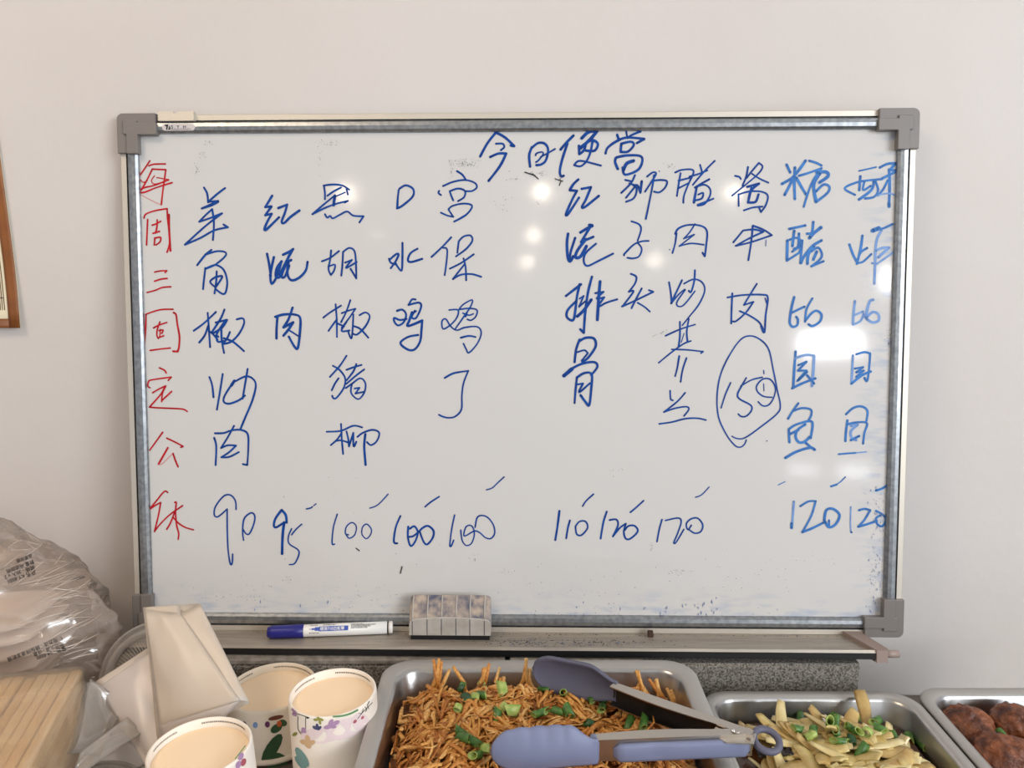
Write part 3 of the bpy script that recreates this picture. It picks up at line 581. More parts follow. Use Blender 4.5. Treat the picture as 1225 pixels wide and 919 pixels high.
# ------------------------------------------------------------------ speckled slab behind the trays, under the pen tray
SY = -.152
root = empty('stone_slab', (-.01, -.12, -.08), 'grey speckled slab along the wall under the whiteboard, behind the food trays', 'slab')
mb = MB(); zt = .0535; x0, x1 = -.41, .3845
sec = [(SY, -.08), (SY, zt - .003), (SY + .003, zt), (-.095, zt), (-.095, -.08)]
mb.rings([[Vector((x + (.0015*noise.noise(Vector((0, y*40, z*60))) if abs(x) > .3 else 0), y, z)) for y, z in sec] for x in (x0, x1)], smooth=False)
mb.build('slab_body', M_slab, root)
gx = aty(607, 779, SY).x
for a, b in ((x0, gx - .0028), (gx + .0028, aty(770, 779, SY).x)):
    mb = MB(); mb.box(((a + b)/2, SY + .0125, zt + .0030), b - a, .026, .006, bev=.0012); mb.build('edge_strip', M_slabtop, root)

# ------------------------------------------------------------------ steel food trays
def rrect(cx, cy, hw, hd, r, n=8):
    out = []
    for sx, sy, a0 in ((1, 1, 0), (-1, 1, 90), (-1, -1, 180), (1, -1, 270)):
        for k in range(n + 1):
            a = math.radians(a0 + 90*k/n); out.append((cx + sx*(hw - r) + r*math.cos(a), cy + sy*(hd - r) + r*math.sin(a)))
    return out
def tray(x0, x1, y0, y1, z, depth, rim, r, label):
    cx, cy, hw, hd = (x0 + x1)/2, (y0 + y1)/2, (x1 - x0)/2, (y1 - y0)/2
    root = empty('food_tray', (cx, cy, 0), label, 'food tray')
    def ring(o, zz, rr): return [Vector((a, b, zz)) for a, b in rrect(cx, cy, hw - o, hd - o, rr)]
    th = .0012; zb = z - depth
    mb = MB()
    rs = [ring(rim + .002 + .016, zb - th, r*.9), ring(rim + .006, zb + .004, r), ring(rim + .001, z - .006, r), ring(rim - .003, z - .0025, r), ring(.001, z - .0032, r + .006), ring(.0002, z - .0048, r + .006), ring(0, z - .001, r + .006), ring(.0012, z, r + .006),
          ring(rim - .004, z, r + .002), ring(rim - .001, z - .0012, r), ring(rim + .0015, z - .005, r), ring(rim + .007, zb + .006, r), ring(rim + .0095, zb + .002, r*.95), ring(rim + .018, zb, r*.85)]
    mb.rings(rs)
    n = len(rs[0])
    for i in range(n*4, n*9): mb.m[i] = 1
    mb.build('pan', [M_steel, M_rim], root)
    return dict(cx=cx, cy=cy, hw=hw - rim - .006, hd=hd - rim - .006, z=z, zb=zb)
T1 = tray(-.1345, .1905, -.443, -.178, .075, .074, .016, .024, 'largest steel tray, heaped with shredded chicken, nearest the paper cups')
T2 = tray(.1975, .4245, -.484, -.1835, .042, .121, .012, .024, 'middle steel tray filled with pale onion strips and green scallion')
T3 = tray(.4265, .69, -.484, -.1800, .0435, .1225, .013, .022, 'right-hand steel tray holding meatballs in dark sauce')

# ---- shredded chicken
def edge(T, x, y): return min(T['hw'] - abs(x - T['cx']), T['hd'] - abs(y - T['cy']))
def sst(e, w): q = max(0, min(1, e/w)); return q*q*(3 - 2*q)
def H1(x, y):
    z = .047 + .021*sst(edge(T1, x, y) + .004, .05) + .009*noise.noise(Vector((x*28, y*28, .3))) + .005*noise.noise(Vector((x*70, y*70, 2)))
    q = math.hypot((x - .165)/.065, (y + .20)/.05); z -= .018*max(0, 1 - q)
    return z
random.seed(11)
chm = [P('chicken_shred', c, .5, spec=.45, var=(420, d)) for c, d in (((220, 166, 90), (192, 128, 56)), ((208, 146, 70), (172, 104, 42)), ((230, 186, 120), (204, 148, 76)), ((186, 120, 52), (146, 82, 30)), ((150, 88, 34), (108, 58, 20)))]
mb = MB()
nx, ny = 60, 50; g = []
for i in range(nx + 1):
    g.append([])
    for j in range(ny + 1):
        x = T1['cx'] + (2*i/nx - 1)*(T1['hw'] - .001); y = T1['cy'] + (2*j/ny - 1)*(T1['hd'] - .001); g[-1].append(Vector((x, y, max(H1(x, y) - .004, T1['zb'] + .002))))
o0 = len(mb.f)
mb.add([p for row in g for p in row], [[i*(ny + 1) + j, (i + 1)*(ny + 1) + j, (i + 1)*(ny + 1) + j + 1, i*(ny + 1) + j + 1] for i in range(nx) for j in range(ny)], 4, True)
def shred(mb, x, y, a, L, r, m, lift, tilt=0., hf=H1, T=T1):
    k = 6; cv = random.gauss(0, 40); pts = []; rr = []; px, py = x, y
    fl = random.uniform(.45, .8); wob = random.uniform(-.003, .003)
    for i in range(k):
        s = i/(k - 1)
        if edge(T, px, py) < .004:
            px = max(T['cx'] - T['hw'] + .004, min(T['cx'] + T['hw'] - .004, px)); py = max(T['cy'] - T['hd'] + .004, min(T['cy'] + T['hd'] - .004, py))
        pts.append((px, py, hf(px, py) + lift + tilt*s*L + wob*math.sin(s*math.pi))); rr.append(r*(.45 + .55*math.sin(math.pi*(.12 + .76*s)))*random.uniform(.8, 1.2))
        px += math.cos(a)*L/(k - 1); py += math.sin(a)*L/(k - 1); a += cv*L/(k - 1)
    if len(set((round(p[0], 5), round(p[1], 5)) for p in pts)) < k: return
    mb.tube(pts, rr, 5, m, flat=fl)
for _ in range(1250):
    x = T1['cx'] + random.uniform(-1, 1)*(T1['hw'] - .012); y = T1['cy'] + random.uniform(-1, 1)*(T1['hd'] - .012)
    if y < -.40 and random.random() < .6: continue
    a = random.uniform(0, 2*math.pi); L = random.choice((random.uniform(.006, .015), random.uniform(.012, .030), random.uniform(.02, .038))); m = random.choices(range(5), (32, 28, 22, 14, 4))[0]; ti = random.choice((0, 0, 0, .12, .25, .4))
    lf = random.uniform(-.003, .0055)
    for q in range(random.choice((1, 2, 3, 4, 5, 7))):
        shred(mb, x + random.gauss(0, .003), y + random.gauss(0, .003), a + random.gauss(0, .12), L*random.uniform(.7, 1.05), random.choice((random.uniform(.0008, .0014), random.uniform(.0012, .0022), random.uniform(.0018, .0030))), m if random.random() < .75 else random.randrange(4), lf + random.uniform(-.001, .001), ti)
for px, py, py0, n_ in ((524, 786, 812, 5), (545, 797, 814, 3), (581, 794, 815, 6), (600, 799, 818, 4), (628, 787, 812, 4), (470, 875, 882, 3), (765, 802, 815, 5), (780, 806, 818, 5), (800, 822, 830, 4)):
    for q in range(max(2, n_ - 1)):
        bx_, by_ = px + random.gauss(0, 9), py0 + random.gauss(4, 4); z = .06
        for _ in range(8): p = atz(bx_, by_, z); z = .5*z + .5*H1(p.x, p.y)
        p.y = min(p.y, T1['cy'] + T1['hd'] - .010); p.z = H1(p.x, p.y); tp_ = aty(px + random.gauss(0, 4), py + abs(random.gauss(0, 7)), p.y + .003)
        md = p.lerp(tp_, .5) + Vector((random.gauss(0, .003), -.001, .001)); mb.tube([p - Vector((0, 0, .006)), p, md, tp_], [.0018, .0025, .0027, .0018], 6, random.choice((0, 2, 2, 1)), flat=.8)
ch = mb.build('shredded_chicken', chm, fixn=False)
tag(ch, 'heap of orange-brown shredded chicken in the largest steel tray', 'food', kind='stuff')
def hit(px, py, hf, z0=.07):
    z = z0
    for _ in range(14): p = atz(px, py, z); z = .5*z + .5*hf(p.x, p.y)
    return p

# ---- scallion pieces
M_g1 = P('scallion_green', (82, 124, 50), .4, spec=.5, var=(160, (52, 94, 38))); M_g2 = P('scallion_pale', (178, 190, 110), .4, var=(160, (134, 164, 70))); M_g3 = P('scallion_dark', (36, 84, 40), .4, var=(160, (26, 64, 32)))
def scal(R, L, m0, m1, cut=0.):
    mb = MB(); n = 14
    def ring(r, z, sl): return [Vector((r*math.cos(2*math.pi*k/n), r*.8*math.sin(2*math.pi*k/n), z + sl*r*math.cos(2*math.pi*k/n))) for k in range(n)]
    t = .0011
    mb.rings([ring(R, -L/2, -cut), ring(R, L/2, cut), ring(R - t, L/2, cut), ring(R - t, -L/2, -cut), ring(R, -L/2, -cut)], cap0=False, cap1=False)
    for i in range(n, len(mb.f)): mb.m[i] = 1
    o = mb.build('scallion_piece', [m0, m1], base=(0, 0, 0)); return o
protos = [scal(.0050, .012, M_g1, M_g2, .5), scal(.0056, .008, M_g2, M_g2), scal(.0052, .011, M_g3, M_g1, .3), scal(.0045, .016, M_g1, M_g2, .8), scal(.0055, .013, M_g2, M_g1, .4)]
s1 = [(520, 808), (539, 809), (541, 818), (534, 826), (557, 816), (577, 830), (552, 834), (576, 843), (601, 835), (558, 848), (568, 846), (548, 859), (595, 866), (602, 858), (613, 862), (651, 836), (674, 841), (646, 865), (665, 862), (679, 863), (550, 888), (556, 895), (566, 899), (580, 908), (571, 916), (726, 840), (722, 848), (720, 859), (707, 848), (738, 843), (754, 876), (770, 876), (705, 878), (754, 813), (760, 817), (791, 912)]
s2 = [(918, 851), (932, 851), (967, 851), (955, 853), (981, 859), (998, 866), (957, 869), (992, 876), (1022, 884), (1015, 880), (998, 877), (954, 882), (967, 891), (1005, 897), (1069, 891), (1086, 892), (1104, 902), (1048, 872), (1025, 849), (1031, 907), (1022, 867), (1036, 886), (993, 848), (1018, 896), (1000, 888), (972, 884), (1051, 882)]
used = set(); random.seed(21)
def drop(p, label, group, k=None, dz=.002, sc_=1.0):
    k = random.choice((0, 0, 1, 2, 2, 3, 4)) if k is None else k
    pr = protos[k]
    o = pr if k not in used else place(pr, (0, 0, 0)); used.add(k)
    o.location = p + Vector((0, 0, dz)); s = random.uniform(.72, .98)*sc_; o.scale = (s, s, s)
    o.rotation_euler = (random.choice((math.pi/2, math.pi/2, .5)) + random.gauss(0, .35), random.gauss(0, .4), random.uniform(0, 6.28))
    return tag(o, label, 'scallion', group)
KL = ['green chopped scallion ring', 'pale yellow-green scallion slice', 'dark green chopped scallion ring', 'long slanted green scallion piece', 'thick pale scallion ring']
for px, py in s1:
    k = random.choice((0, 0, 1, 2, 2, 3, 4)); drop(hit(px, py, H1), KL[k] + ' lying on the shredded chicken', 'scallion pieces on the shredded chicken, kind: ' + KL[k], k, .0105)

# ---- onion dish
def H2(x, y):
    e = edge(T2, x, y); z = .013 + .030*sst(e - .004, .05) + .004*noise.noise(Vector((x*40, y*40, 5)))
    z -= .014*max(0, 1 - math.hypot((x - .232)/.05, (y + .205)/.035)) + .012*max(0, 1 - math.hypot((x - .40)/.045, (y + .225)/.05))
    return max(z, .008)
M_sauce = P('brown_sauce', (84, 48, 22), .14, spec=.6, var=(30, (60, 30, 14)))
mb = MB(); mb.prism(rrect(T2['cx'], T2['cy'], T2['hw'] - .002, T2['hd'] - .002, .02), lambda x, y, h: Vector((x, y, h)), T2['zb'] + .0015, .0165); tag(mb.build('brown_sauce', M_sauce), 'brown sauce pooled in the onion tray', 'sauce', kind='stuff')
M_on = [P('onion', c, .24, spec=.6, var=(60, d), sss=.3, stretch=(1, 1, 1)) for c, d in (((208, 190, 130), (186, 158, 92)), ((200, 174, 112), (172, 138, 78)), ((218, 204, 154), (204, 182, 124)))]
def onion(L, wd, cv, m, tw=.3):
    mb = MB(); k = 12; rs = []; a = -cv*L/2; x = y = 0.; pts = []
    for i in range(k + 1):
        pts.append((x, y, a)); x += math.cos(a)*L/k; y += math.sin(a)*L/k; a += cv*L/k
    mxx = sum(p[0] for p in pts)/len(pts); myy = sum(p[1] for p in pts)/len(pts)
    for i, (px, py, aa) in enumerate(pts):
        s = i/k; w = wd*(.35 + .65*math.sin(math.pi*(.1 + .8*s))**.7)/2; n = Vector((-math.sin(aa), math.cos(aa), 0)); th = tw*(s - .5)
        d = n*math.cos(th) + Vector((0, 0, 1))*math.sin(th); upv = Vector((0, 0, 1))*math.cos(th) - n*math.sin(th)
        c = Vector((px - mxx, py - myy, 0)); h = .0009
        rs.append([c + d*w*.9 + upv*h, c + upv*(h + w*.14), c - d*w*.9 + upv*h, c - d*w, c - d*w*.9 - upv*h, c + upv*(w*.14 - h), c + d*w*.9 - upv*h, c + d*w])
    mb.rings(rs); return mb.build('onion_strip', m, base=(0, 0, 0))
on = [onion(.055, .014, 18, M_on[0]), onion(.045, .016, 30, M_on[1]), onion(.06, .012, 8, M_on[2], .6), onion(.038, .017, 40, M_on[0], -.4), onion(.05, .015, -22, M_on[1], .8), onion(.035, .012, 60, M_on[2])]
random.seed(31); onu = set()
OL = ['translucent pale onion strip', 'amber-stained curved onion strip', 'long pale onion strip', 'short wide pale onion piece', 'amber-stained twisted onion strip', 'small hooked pale onion strip']
def put_onion(k, loc, rot, lab=None):
    o = on[k] if k not in onu else place(on[k], (0, 0, 0)); onu.add(k); o.location = loc; o.rotation_euler = rot
    return tag(o, lab or OL[k] + ' in the middle steel tray', 'onion strip', None if lab else 'onion strips in the middle tray, kind: ' + OL[k])
cnt = 0
while cnt < 210:
    x = T2['cx'] + random.uniform(-1, 1)*(T2['hw'] - .022); y = T2['cy'] + random.uniform(-1, 1)*(T2['hd'] - .024)
    if y < -.43: continue
    h = H2(x, y)
    if h < .0145 and random.random() < .75: continue
    put_onion(random.randrange(6), (x, y, max(h + random.uniform(-.003, .0035), .012)), (random.gauss(0, .25), random.gauss(0, .25), random.uniform(0, 6.28))); cnt += 1
# the strip that stands up against the rear rim
a = aty(1028, 826, -.196); b = aty(1037, 872, -.235); d = (b - a); ln = d.length
mb = MB(); rs = []
for i in range(9):
    s = i/8; c = a.lerp(b, s) + Vector((0, -.003, .002))*math.sin(math.pi*s); wv = .0062 + .001*math.sin(s*5)
    rs.append([c + Vector((wv, 0, 0)), c + Vector((wv*.6, -.0014, .0014)), c + Vector((-wv*.6, -.0014, .0014)), c + Vector((-wv, 0, 0)), c + Vector((-wv*.6, .0012, -.0012)), c + Vector((wv*.6, .0012, -.0012))])
mb.rings(rs); tag(mb.build('onion_strip', M_on[1]), 'long flat pale onion strip leaning upright against the rear rim of the middle tray', 'onion strip')
M_fun = P('black_fungus', (30, 22, 18), .3)
for px, py, nm in ((914, 909, 'dark crinkled fungus scrap beside the tongs ring, among the onions'), (938, 906, 'dark crinkled fungus scrap right of its twin among the onions')):
    p = hit(px, py, H2, .04); gz = [[p + Vector((-.007 + .014*i/6, -.005 + .01*j/6, .006 + .003*noise.noise(Vector((i*.9, j*.9, px))))) for j in range(7)] for i in range(7)]
    mb = MB(); mb.sheet(gz, .0012); tag(mb.build('fungus_scrap', M_fun), nm, 'fungus')
for px, py in s2:
    k = random.choice((0, 0, 1, 2, 3, 3, 4)); drop(hit(px, py, H2, .04), KL[k] + ' lying on the onion strips', 'scallion pieces on the onion strips, kind: ' + KL[k], k, .009, 1.05)

# ---- meatballs
M_mb = P('meatball_crust', (146, 84, 48), .42, spec=.5, var=(60, (66, 28, 14), 8), bump=(110, 1., .006))
M_sauce2 = P('dark_gravy', (52, 24, 14), .12, spec=.6)
mb = MB(); mb.prism(rrect(T3['cx'], T3['cy'], T3['hw'] - .002, T3['hd'] - .002, .02), lambda x, y, h: Vector((x, y, h)), T3['zb'] + .0015, .011); tag(mb.build('dark_gravy', M_sauce2), 'dark gravy around the meatballs in the right-hand tray', 'sauce', kind='stuff')
for px, py, R, sd, lab in ((1158, 874, .0265, 1, 'browned meatball at the left end of the right-hand tray'), (1216, 873, .0275, 2, 'browned meatball at the right edge of the photo, behind the scallion bit'), (1199, 912, .030, 3, 'largest browned meatball nearest the camera in the right-hand tray'), (1256, 915, .028, 4, 'browned meatball mostly beyond the right edge of the photo')):
    p = atz(px, py, .026)
    bm = bmesh.new(); bmesh.ops.create_icosphere(bm, subdivisions=5, radius=1)
    for v in bm.verts:
        q = v.co.copy(); f = 1 + .12*noise.noise(q*1.6 + Vector((sd*7, 0, 0))) + .085*noise.noise(q*4.5 + Vector((sd*3, 0, 0))) + .05*noise.noise(q*10)
        v.co = Vector((q.x*f, q.y*f, q.z*f*.85))*R
    bm.verts.index_update(); mb = MB(); mb.add([p + v.co for v in bm.verts], [[v.index for v in f.verts] for f in bm.faces], 0, True); bm.free()
    tag(mb.build('meatball', M_mb), lab, 'meatball')
o = drop(atz(1200, 879, .043), 'single green scallion bit lying between the meatballs', None, 3, 0)

# ------------------------------------------------------------------ tongs
M_ts = P('tongs_steel', (196, 188, 178), .3, metal=1., bump=(200, .04, .001)); M_tin = P('tongs_steel_inside', (84, 80, 78), .4, metal=1.)  # inner faces of the arms: dark reflection put into the steel colour
ZT = .106
piv = atz(893, 876, ZT)
root = empty('serving_tongs', (piv.x, piv.y, .075), 'open steel tongs with blue-grey silicone heads lying across the chicken tray', 'tongs')
def chan(name, a, b, out, h0, h1, d):
    """channel arm: back plate towards 'out', flanges pointing inward"""
    dirv = (b - a).normalized(); upv = Vector((0, 0, 1)); th = .0011
    mb = MB(); rs = []
    for i in range(9):
        s = i/8; c = a.lerp(b, s); h = h0 + (h1 - h0)*s; dd = d*(.75 + .25*math.sin(math.pi*min(1, s*1.3)))
        q = [(0, 0), (0, -h), (-dd, -h), (-dd, -h + th), (-th, -h + th), (-th, -th), (-dd, -th), (-dd, 0)]
        rs.append([c + out*u_ + upv*v_ for u_, v_ in q])
    mb.rings(rs, smooth=False)
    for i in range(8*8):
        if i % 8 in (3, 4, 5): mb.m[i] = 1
    return mb.build(name, [M_ts, M_tin], root)
# lower (near) arm: pixel path of its top outer edge
na = atz(711, 886, ZT); nb = atz(901, 878, ZT)
nd = (nb - na).normalized(); nout = Vector((nd.y, -nd.x, 0)).normalized()
fa = atz(735, 816, ZT - .004); fb = atz(902, 874, ZT)
fd = (fb - fa).normalized(); fout = Vector((-fd.y, fd.x, 0)).normalized()
near = chan('arm', na, nb, nout, .020, .021, .011); tag(near, 'near steel arm')
far = chan('arm', fa, fb, fout, .020, .018, .012); tag(far, 'far steel arm')
# silicone grip on the near arm, outside
def grip(nm, a, b, out, s0, s1, h, upo):
    mb = MB(); rs = []; L = (b - a).length; k = 24
    for i in range(k + 1):
        s = i/k; e = min(1, min(s, 1 - s)*L*(s1 - s0)/.006 + .02); e = math.sqrt(1 - (1 - e)**2)
        c = a.lerp(b, s0 + (s1 - s0)*s) - Vector((0, 0, upo)) + out*.0002
        dent = .0016*math.exp(-((s - .30)/.09)**2)
        hh = h/2*(.35 + .65*e); d = .0045*e
        rs.append([c + out*x_ + Vector((0, 0, z_)) for x_, z_ in ((0, hh), (d*.7 - dent, hh*.95), (d - dent, hh*.6), (d - dent, 0), (d - dent, -hh*.6), (d*.7, -hh*.95), (0, -hh))])
    mb.rings(rs); return mb.build(nm, M_sil, root)
grip('handle_grip', na, nb, nout, .12, .985, .0165, .0115)
grip('handle_grip', fa, fb, fout, .20, .95, .0150, .010)
def head(a, dirv, out, tip, prof, m, lab, scal_, z0, z1):
    """silicone paddle: a = joint with the arm, running along -dirv; prof(u) -> (z top, z bottom) around the joint height"""
    g = []; N_ = 40; K = 12
    for i in range(N_ + 1):
        u_ = i/N_; g.append([])
        zt_, zb_ = prof(u_)
        if scal_ : zt_ += .0011*abs(math.sin(u_*math.pi*6.2))*1.3*min(1, u_*3)*min(1, (1 - u_)*5)
        for j in range(K + 1):
            v_ = j/K; z = zt_ + (zb_ - zt_)*v_
            bul = (.006 if scal_ else .008)*math.sin(math.pi*u_)**.6*(1 - (2*v_ - 1)**2) + .003*u_
            g[-1].append(a - dirv*(u_*tip) + out*(bul + (.006 if scal_ else 0)*(v_ - .5)*math.sin(math.pi*u_)) + Vector((0, 0, z)))
    mb = MB(); mb.sheet(g, .0032); o = mb.build('head', m, root); return tag(o, lab)
def prof1(u_):
    tp = .0012 + .0125*sst(u_ - .03, .26); bt = -.0210 + .001*sst(u_, .3)
    e = max(0, (u_ - .78)/.22); f = math.sqrt(max(.02, 1 - e*e)); mid = -.003
    return mid + (tp - mid)*f, mid + (bt - mid)*f
def prof2(u_):
    tp = .001 + .012*sst(u_, .35); bt = -.020 - .005*sst(u_, .35)
    e = max(0, (u_ - .75)/.25); f = math.sqrt(max(.02, 1 - e*e)); mid = -.004
    return mid + (tp - mid)*f, mid + (bt - mid)*f
tipn = atz(583, 888, ZT); head(na + nd*.003, nd, nout, (tipn - na).length, prof1, M_sil, 'near paddle with a scalloped upper edge', True, 0, 0)
tipf = atz(632, 797, ZT - .006); fhd = (fa - tipf).normalized()
head(fa + fd*.003, fhd, fout, (tipf - fa).length, prof2, M_sil2, 'far paddle, hollow side towards the camera', False, 0, 0)
# collars of the heads around the arms
for c, dv, out, m in ((na, nd, nout, M_sil),):
    mb = MB(); upv = Vector((0, 0, 1)); mb.box(c - out*.0045 - upv*.0102 + dv*.001, .008, .0118, .0212, (dv, out, upv), bev=.003); mb.build('collar', m, root)
mb = MB(); up = Vector((0, 0, 1)); pc = (nb + fb)/2
mb.tube([atz(880, 874, ZT) - up*.022, atz(880, 874, ZT) + up*.001], .004, 12); mb.build('pivot_pin', M_ts, root)
mb = MB(); rc = atz(877, 874, ZT + .002); mb.lathe([(0, .0012), (.0012, .001), (.0018, 0)], 12, Matrix.Translation(rc)); mb.build('rivet', P('rivet_steel', (226, 224, 220), .2, metal=1), root)
# locking plate between the arms and the pull ring
mb = MB(); q = [atz(x, y, ZT - .003) for x, y in ((851, 878), (858, 866), (905, 878), (902, 890), (868, 888))]
mb.add([p for p in q] + [p - up*.0012 for p in q], [[0, 1, 2, 3, 4], [9, 8, 7, 6, 5]] + [[i, (i + 1) % 5, 5 + (i + 1) % 5, 5 + i] for i in range(5)]); mb.build('lock_plate', M_ts, root)
rc = atz(917, 886, ZT - .008); R, r_ = .0108, .0031; tv = (piv - rc); tv.z = 0; tv.normalize(); nv = Vector((.1, -.35, 1)).normalized(); tv = (tv - nv*tv.dot(nv)).normalized(); bv_ = nv.cross(tv)
mb = MB(); rs = []
for k in range(32):
    a = 2*math.pi*k/32; d = tv*math.cos(a) + bv_*math.sin(a); rs.append([rc + d*(R + r_*math.cos(b)) + nv*(r_*math.sin(b)) for b in [2*math.pi*q/10 for q in range(10)]])
rs.append(rs[0]); mb.rings(rs, cap0=False, cap1=False); mb.tube([rc + tv*R, rc + tv*(R + .010)], .003, 8); mb.build('pull_ring', M_sil2, root)
# ------------------------------------------------------------------ upturned paper cups
M_print = [P('print_' + n, c, .5) for n, c in (('purple', (176, 140, 176)), ('pink', (234, 214, 214)), ('green', (92, 146, 92)), ('teal', (128, 168, 168)), ('navy', (70, 72, 110)), ('orange', (204, 92, 40)), ('brown', (110, 60, 40)), ('sand', (214, 178, 136)), ('sky', (130, 160, 200)), ('plum', (104, 50, 96)), ('olive', (150, 150, 70)), ('berry', (176, 90, 100)), ('dark', (36, 44, 36)), ('forest', (48, 84, 50)))]
PN = {m.name[6:]: i + 2 for i, m in enumerate(M_print)}
def cup(px, py, Ht, Rt, Rm, tilt, label, deco, body=(238, 228, 216)):
    c = atz(px, py, Ht)
    root = empty('paper_cup', (c.x, c.y, 0), label, 'paper cup')
    R3 = Matrix.Rotation(tilt[1], 4, 'Y') @ Matrix.Rotation(tilt[0], 4, 'X')
    M = Matrix.Translation(c) @ R3
    zb = -Ht + .003 + abs(Rm*math.sin(tilt[1]))
    k = (Rm - Rt)/(-zb)
    mb = MB(); mb.lathe([(Rm - .001, zb + .004), (Rm - .0005, zb), (Rm + .003, zb), (Rm + .0035, zb + .002), (Rm + .002, zb + .0045), (Rm, zb + .005), (Rt + .0006, -.004), (Rt + .0002, -.0012), (Rt - .0006, -.0001), (Rt - .0016, 0), (Rt - .0022, -.0008), (Rt - .0028, -.0085), (Rt - .0028, -.0095)], 72, M)
    ang0 = math.atan2(CAM.y - c.y, CAM.x - c.x)
    def surf(a, z, o=.00025): r = Rt + .0006 + k*(-z - .004) + o; t = ang0 + a; return M @ Vector((r*math.cos(t), r*math.sin(t), z))
    def pix2(px, py):          # pixel -> (angle, z) on the cone
        Mi = M.inverted(); o = Mi @ CAM; d = (Mi.to_3x3() @ ray(px, py)).normalized()
        tt = .2; 
        best = None
        A_ = d.x**2 + d.y**2 - (k*d.z)**2; r0 = Rt + .0006 - k*.004
        B_ = 2*(o.x*d.x + o.y*d.y + k*d.z*(r0 - k*o.z)); C_ = o.x**2 + o.y**2 - (r0 - k*o.z)**2
        D_ = B_*B_ - 4*A_*C_
        if D_ < 0: return None
        tt = (-B_ - math.sqrt(D_))/(2*A_); q = o + d*tt
        a = math.atan2(q.y, q.x) - ang0
        return ((a + math.pi) % (2*math.pi)) - math.pi, q.z
    def decal(pts, m):
        q = [pix2(*p) for p in pts]
        if any(x is None for x in q): return
        n = len(q); ca = sum(x[0] for x in q)/n; cz = sum(x[1] for x in q)/n
        mb.add([surf(ca, cz, .0003)] + [surf(a, z, .0003) for a, z in q], [[0, 1 + i, 1 + (i + 1) % n] for i in range(n)], PN[m], True)
    def blob(x, y, rx, ry, m, rot=0, n=12):
        decal([(x + rx*math.cos(t)*math.cos(rot) - ry*math.sin(t)*math.sin(rot), y + rx*math.cos(t)*math.sin(rot) + ry*math.sin(t)*math.cos(rot)) for t in [2*math.pi*i/n for i in range(n)]], m)
    def line(pts, w, m):
        pts = crom(pts, 3)
        for (xa, ya), (xb, yb) in zip(pts, pts[1:]):
            d = math.hypot(xb - xa, yb - ya) or 1; nx_, ny_ = -(yb - ya)/d*w/2, (xb - xa)/d*w/2
            decal([(xa + nx_, ya + ny_), (xb + nx_, yb + ny_), (xb - nx_, yb - ny_), (xa - nx_, ya - ny_)], m)
    deco(blob, line, decal)
    mb.build('cup_wall', [P('cup_paper', body, .5, spec=.35), M_paper] + M_print, root, fixn=False)
    mb = MB(); mb.lathe([(0, -.0078), (Rt - .006, -.0079), (Rt - .0029, -.0088)], 64, M); mb.build('base_disc', M_base, root)
    for s0, s1, rows in ((1.9, 3.05, 1), (3.6, 4.3, 1)):
        a = s0; mb = MB()
        while a < s1:
            w = random.uniform(.012, .03)
            for z in (-.0030,):
                t0 = ang0 + a; rr = Rt - .0027
                mb.add([M @ Vector((rr*math.cos(t), rr*math.sin(t), zz)) for t, zz in ((t0, z), (t0 + w, z), (t0 + w, z - .0016), (t0, z - .0016))], [[0, 1, 2, 3]])
            a += w + .014
        mb.build('rim_lettering', P('rim_print', (110, 104, 96), .6), root, fixn=False)
def deco_flower(blob, line, decal):
    sx = lambda x: 250 + x/5.833; sy = lambda y: 820 + y/5.833
    B = lambda x, y, rx, ry, m, rot=0: blob(sx(x), sy(y), rx/5.833, ry/5.833, m, rot); Ln = lambda pts, w, m: line([(sx(x), sy(y)) for x, y in pts], w/5.833, m)
    for x, y, rx, ry in ((850, 330, 150, 60), (960, 300, 150, 70), (1060, 260, 60, 70), (720, 340, 80, 40)): B(x, y, rx, ry, 'pink', -.35)
    for x, y, r in ((590, 175, .9), (605, 195, 1.4), (598, 205, .4)): B(x, y, 20, 9, 'purple', r)
    Ln([(585, 190), (640, 205), (700, 225)], 5, 'dark'); Ln([(622, 215), (622, 300), (645, 340)], 4, 'dark'); Ln([(675, 222), (676, 300)], 4, 'dark'); B(690, 226, 11, 6, 'dark')
    for x, y, r in ((662, 305, .3), (668, 318, 1.2), (655, 318, 2)): B(x, y, 17, 11, 'purple', r)
    B(600, 340, 20, 11, 'olive', -.6)
    for x, y, r in ((745, 240, .2), (765, 232, 1.2), (785, 238, .5), (775, 258, 1.4)): B(x, y, 16, 9, 'olive', r)
    for x, y, r in ((740, 295, .6), (755, 285, 1.5), (770, 298, 2.4)): B(x, y, 20, 11, 'navy', r)
    for x, y, r in ((830, 290, -.2), (850, 262, -1.1), (885, 262, -.5), (860, 285, .2)): B(x, y, 30, 15, 'purple', r)
    for x, y, r in ((665, 395, .2), (690, 375, 1.3), (715, 400, -.3), (690, 415, .9)): B(x, y, 30, 18, 'sand', r)
    Ln([(865, 217), (920, 214), (985, 198), (1040, 170)], 12, 'green')
    Ln([(1035, 235), (1070, 190), (1140, 120)], 4, 'dark'); Ln([(1045, 195), (1065, 195), (1075, 165)], 4, 'dark'); Ln([(1090, 185), (1100, 165), (1085, 150)], 4, 'dark'); Ln([(1115, 165), (1105, 140), (1120, 110)], 4, 'dark')
    B(1018, 252, 16, 10, 'berry', -.8); B(1070, 225, 14, 9, 'berry', -.9)
    for x, y, rx, ry, r in ((610, 450, 70, 30, 1.1), (650, 500, 80, 28, 1.0), (585, 440, 45, 22, 1.5), (640, 540, 60, 22, .9)): B(x, y, rx, ry, 'teal', r)
    B(555, 530, 30, 9, 'olive', 1.6); B(560, 370, 12, 26, 'berry')
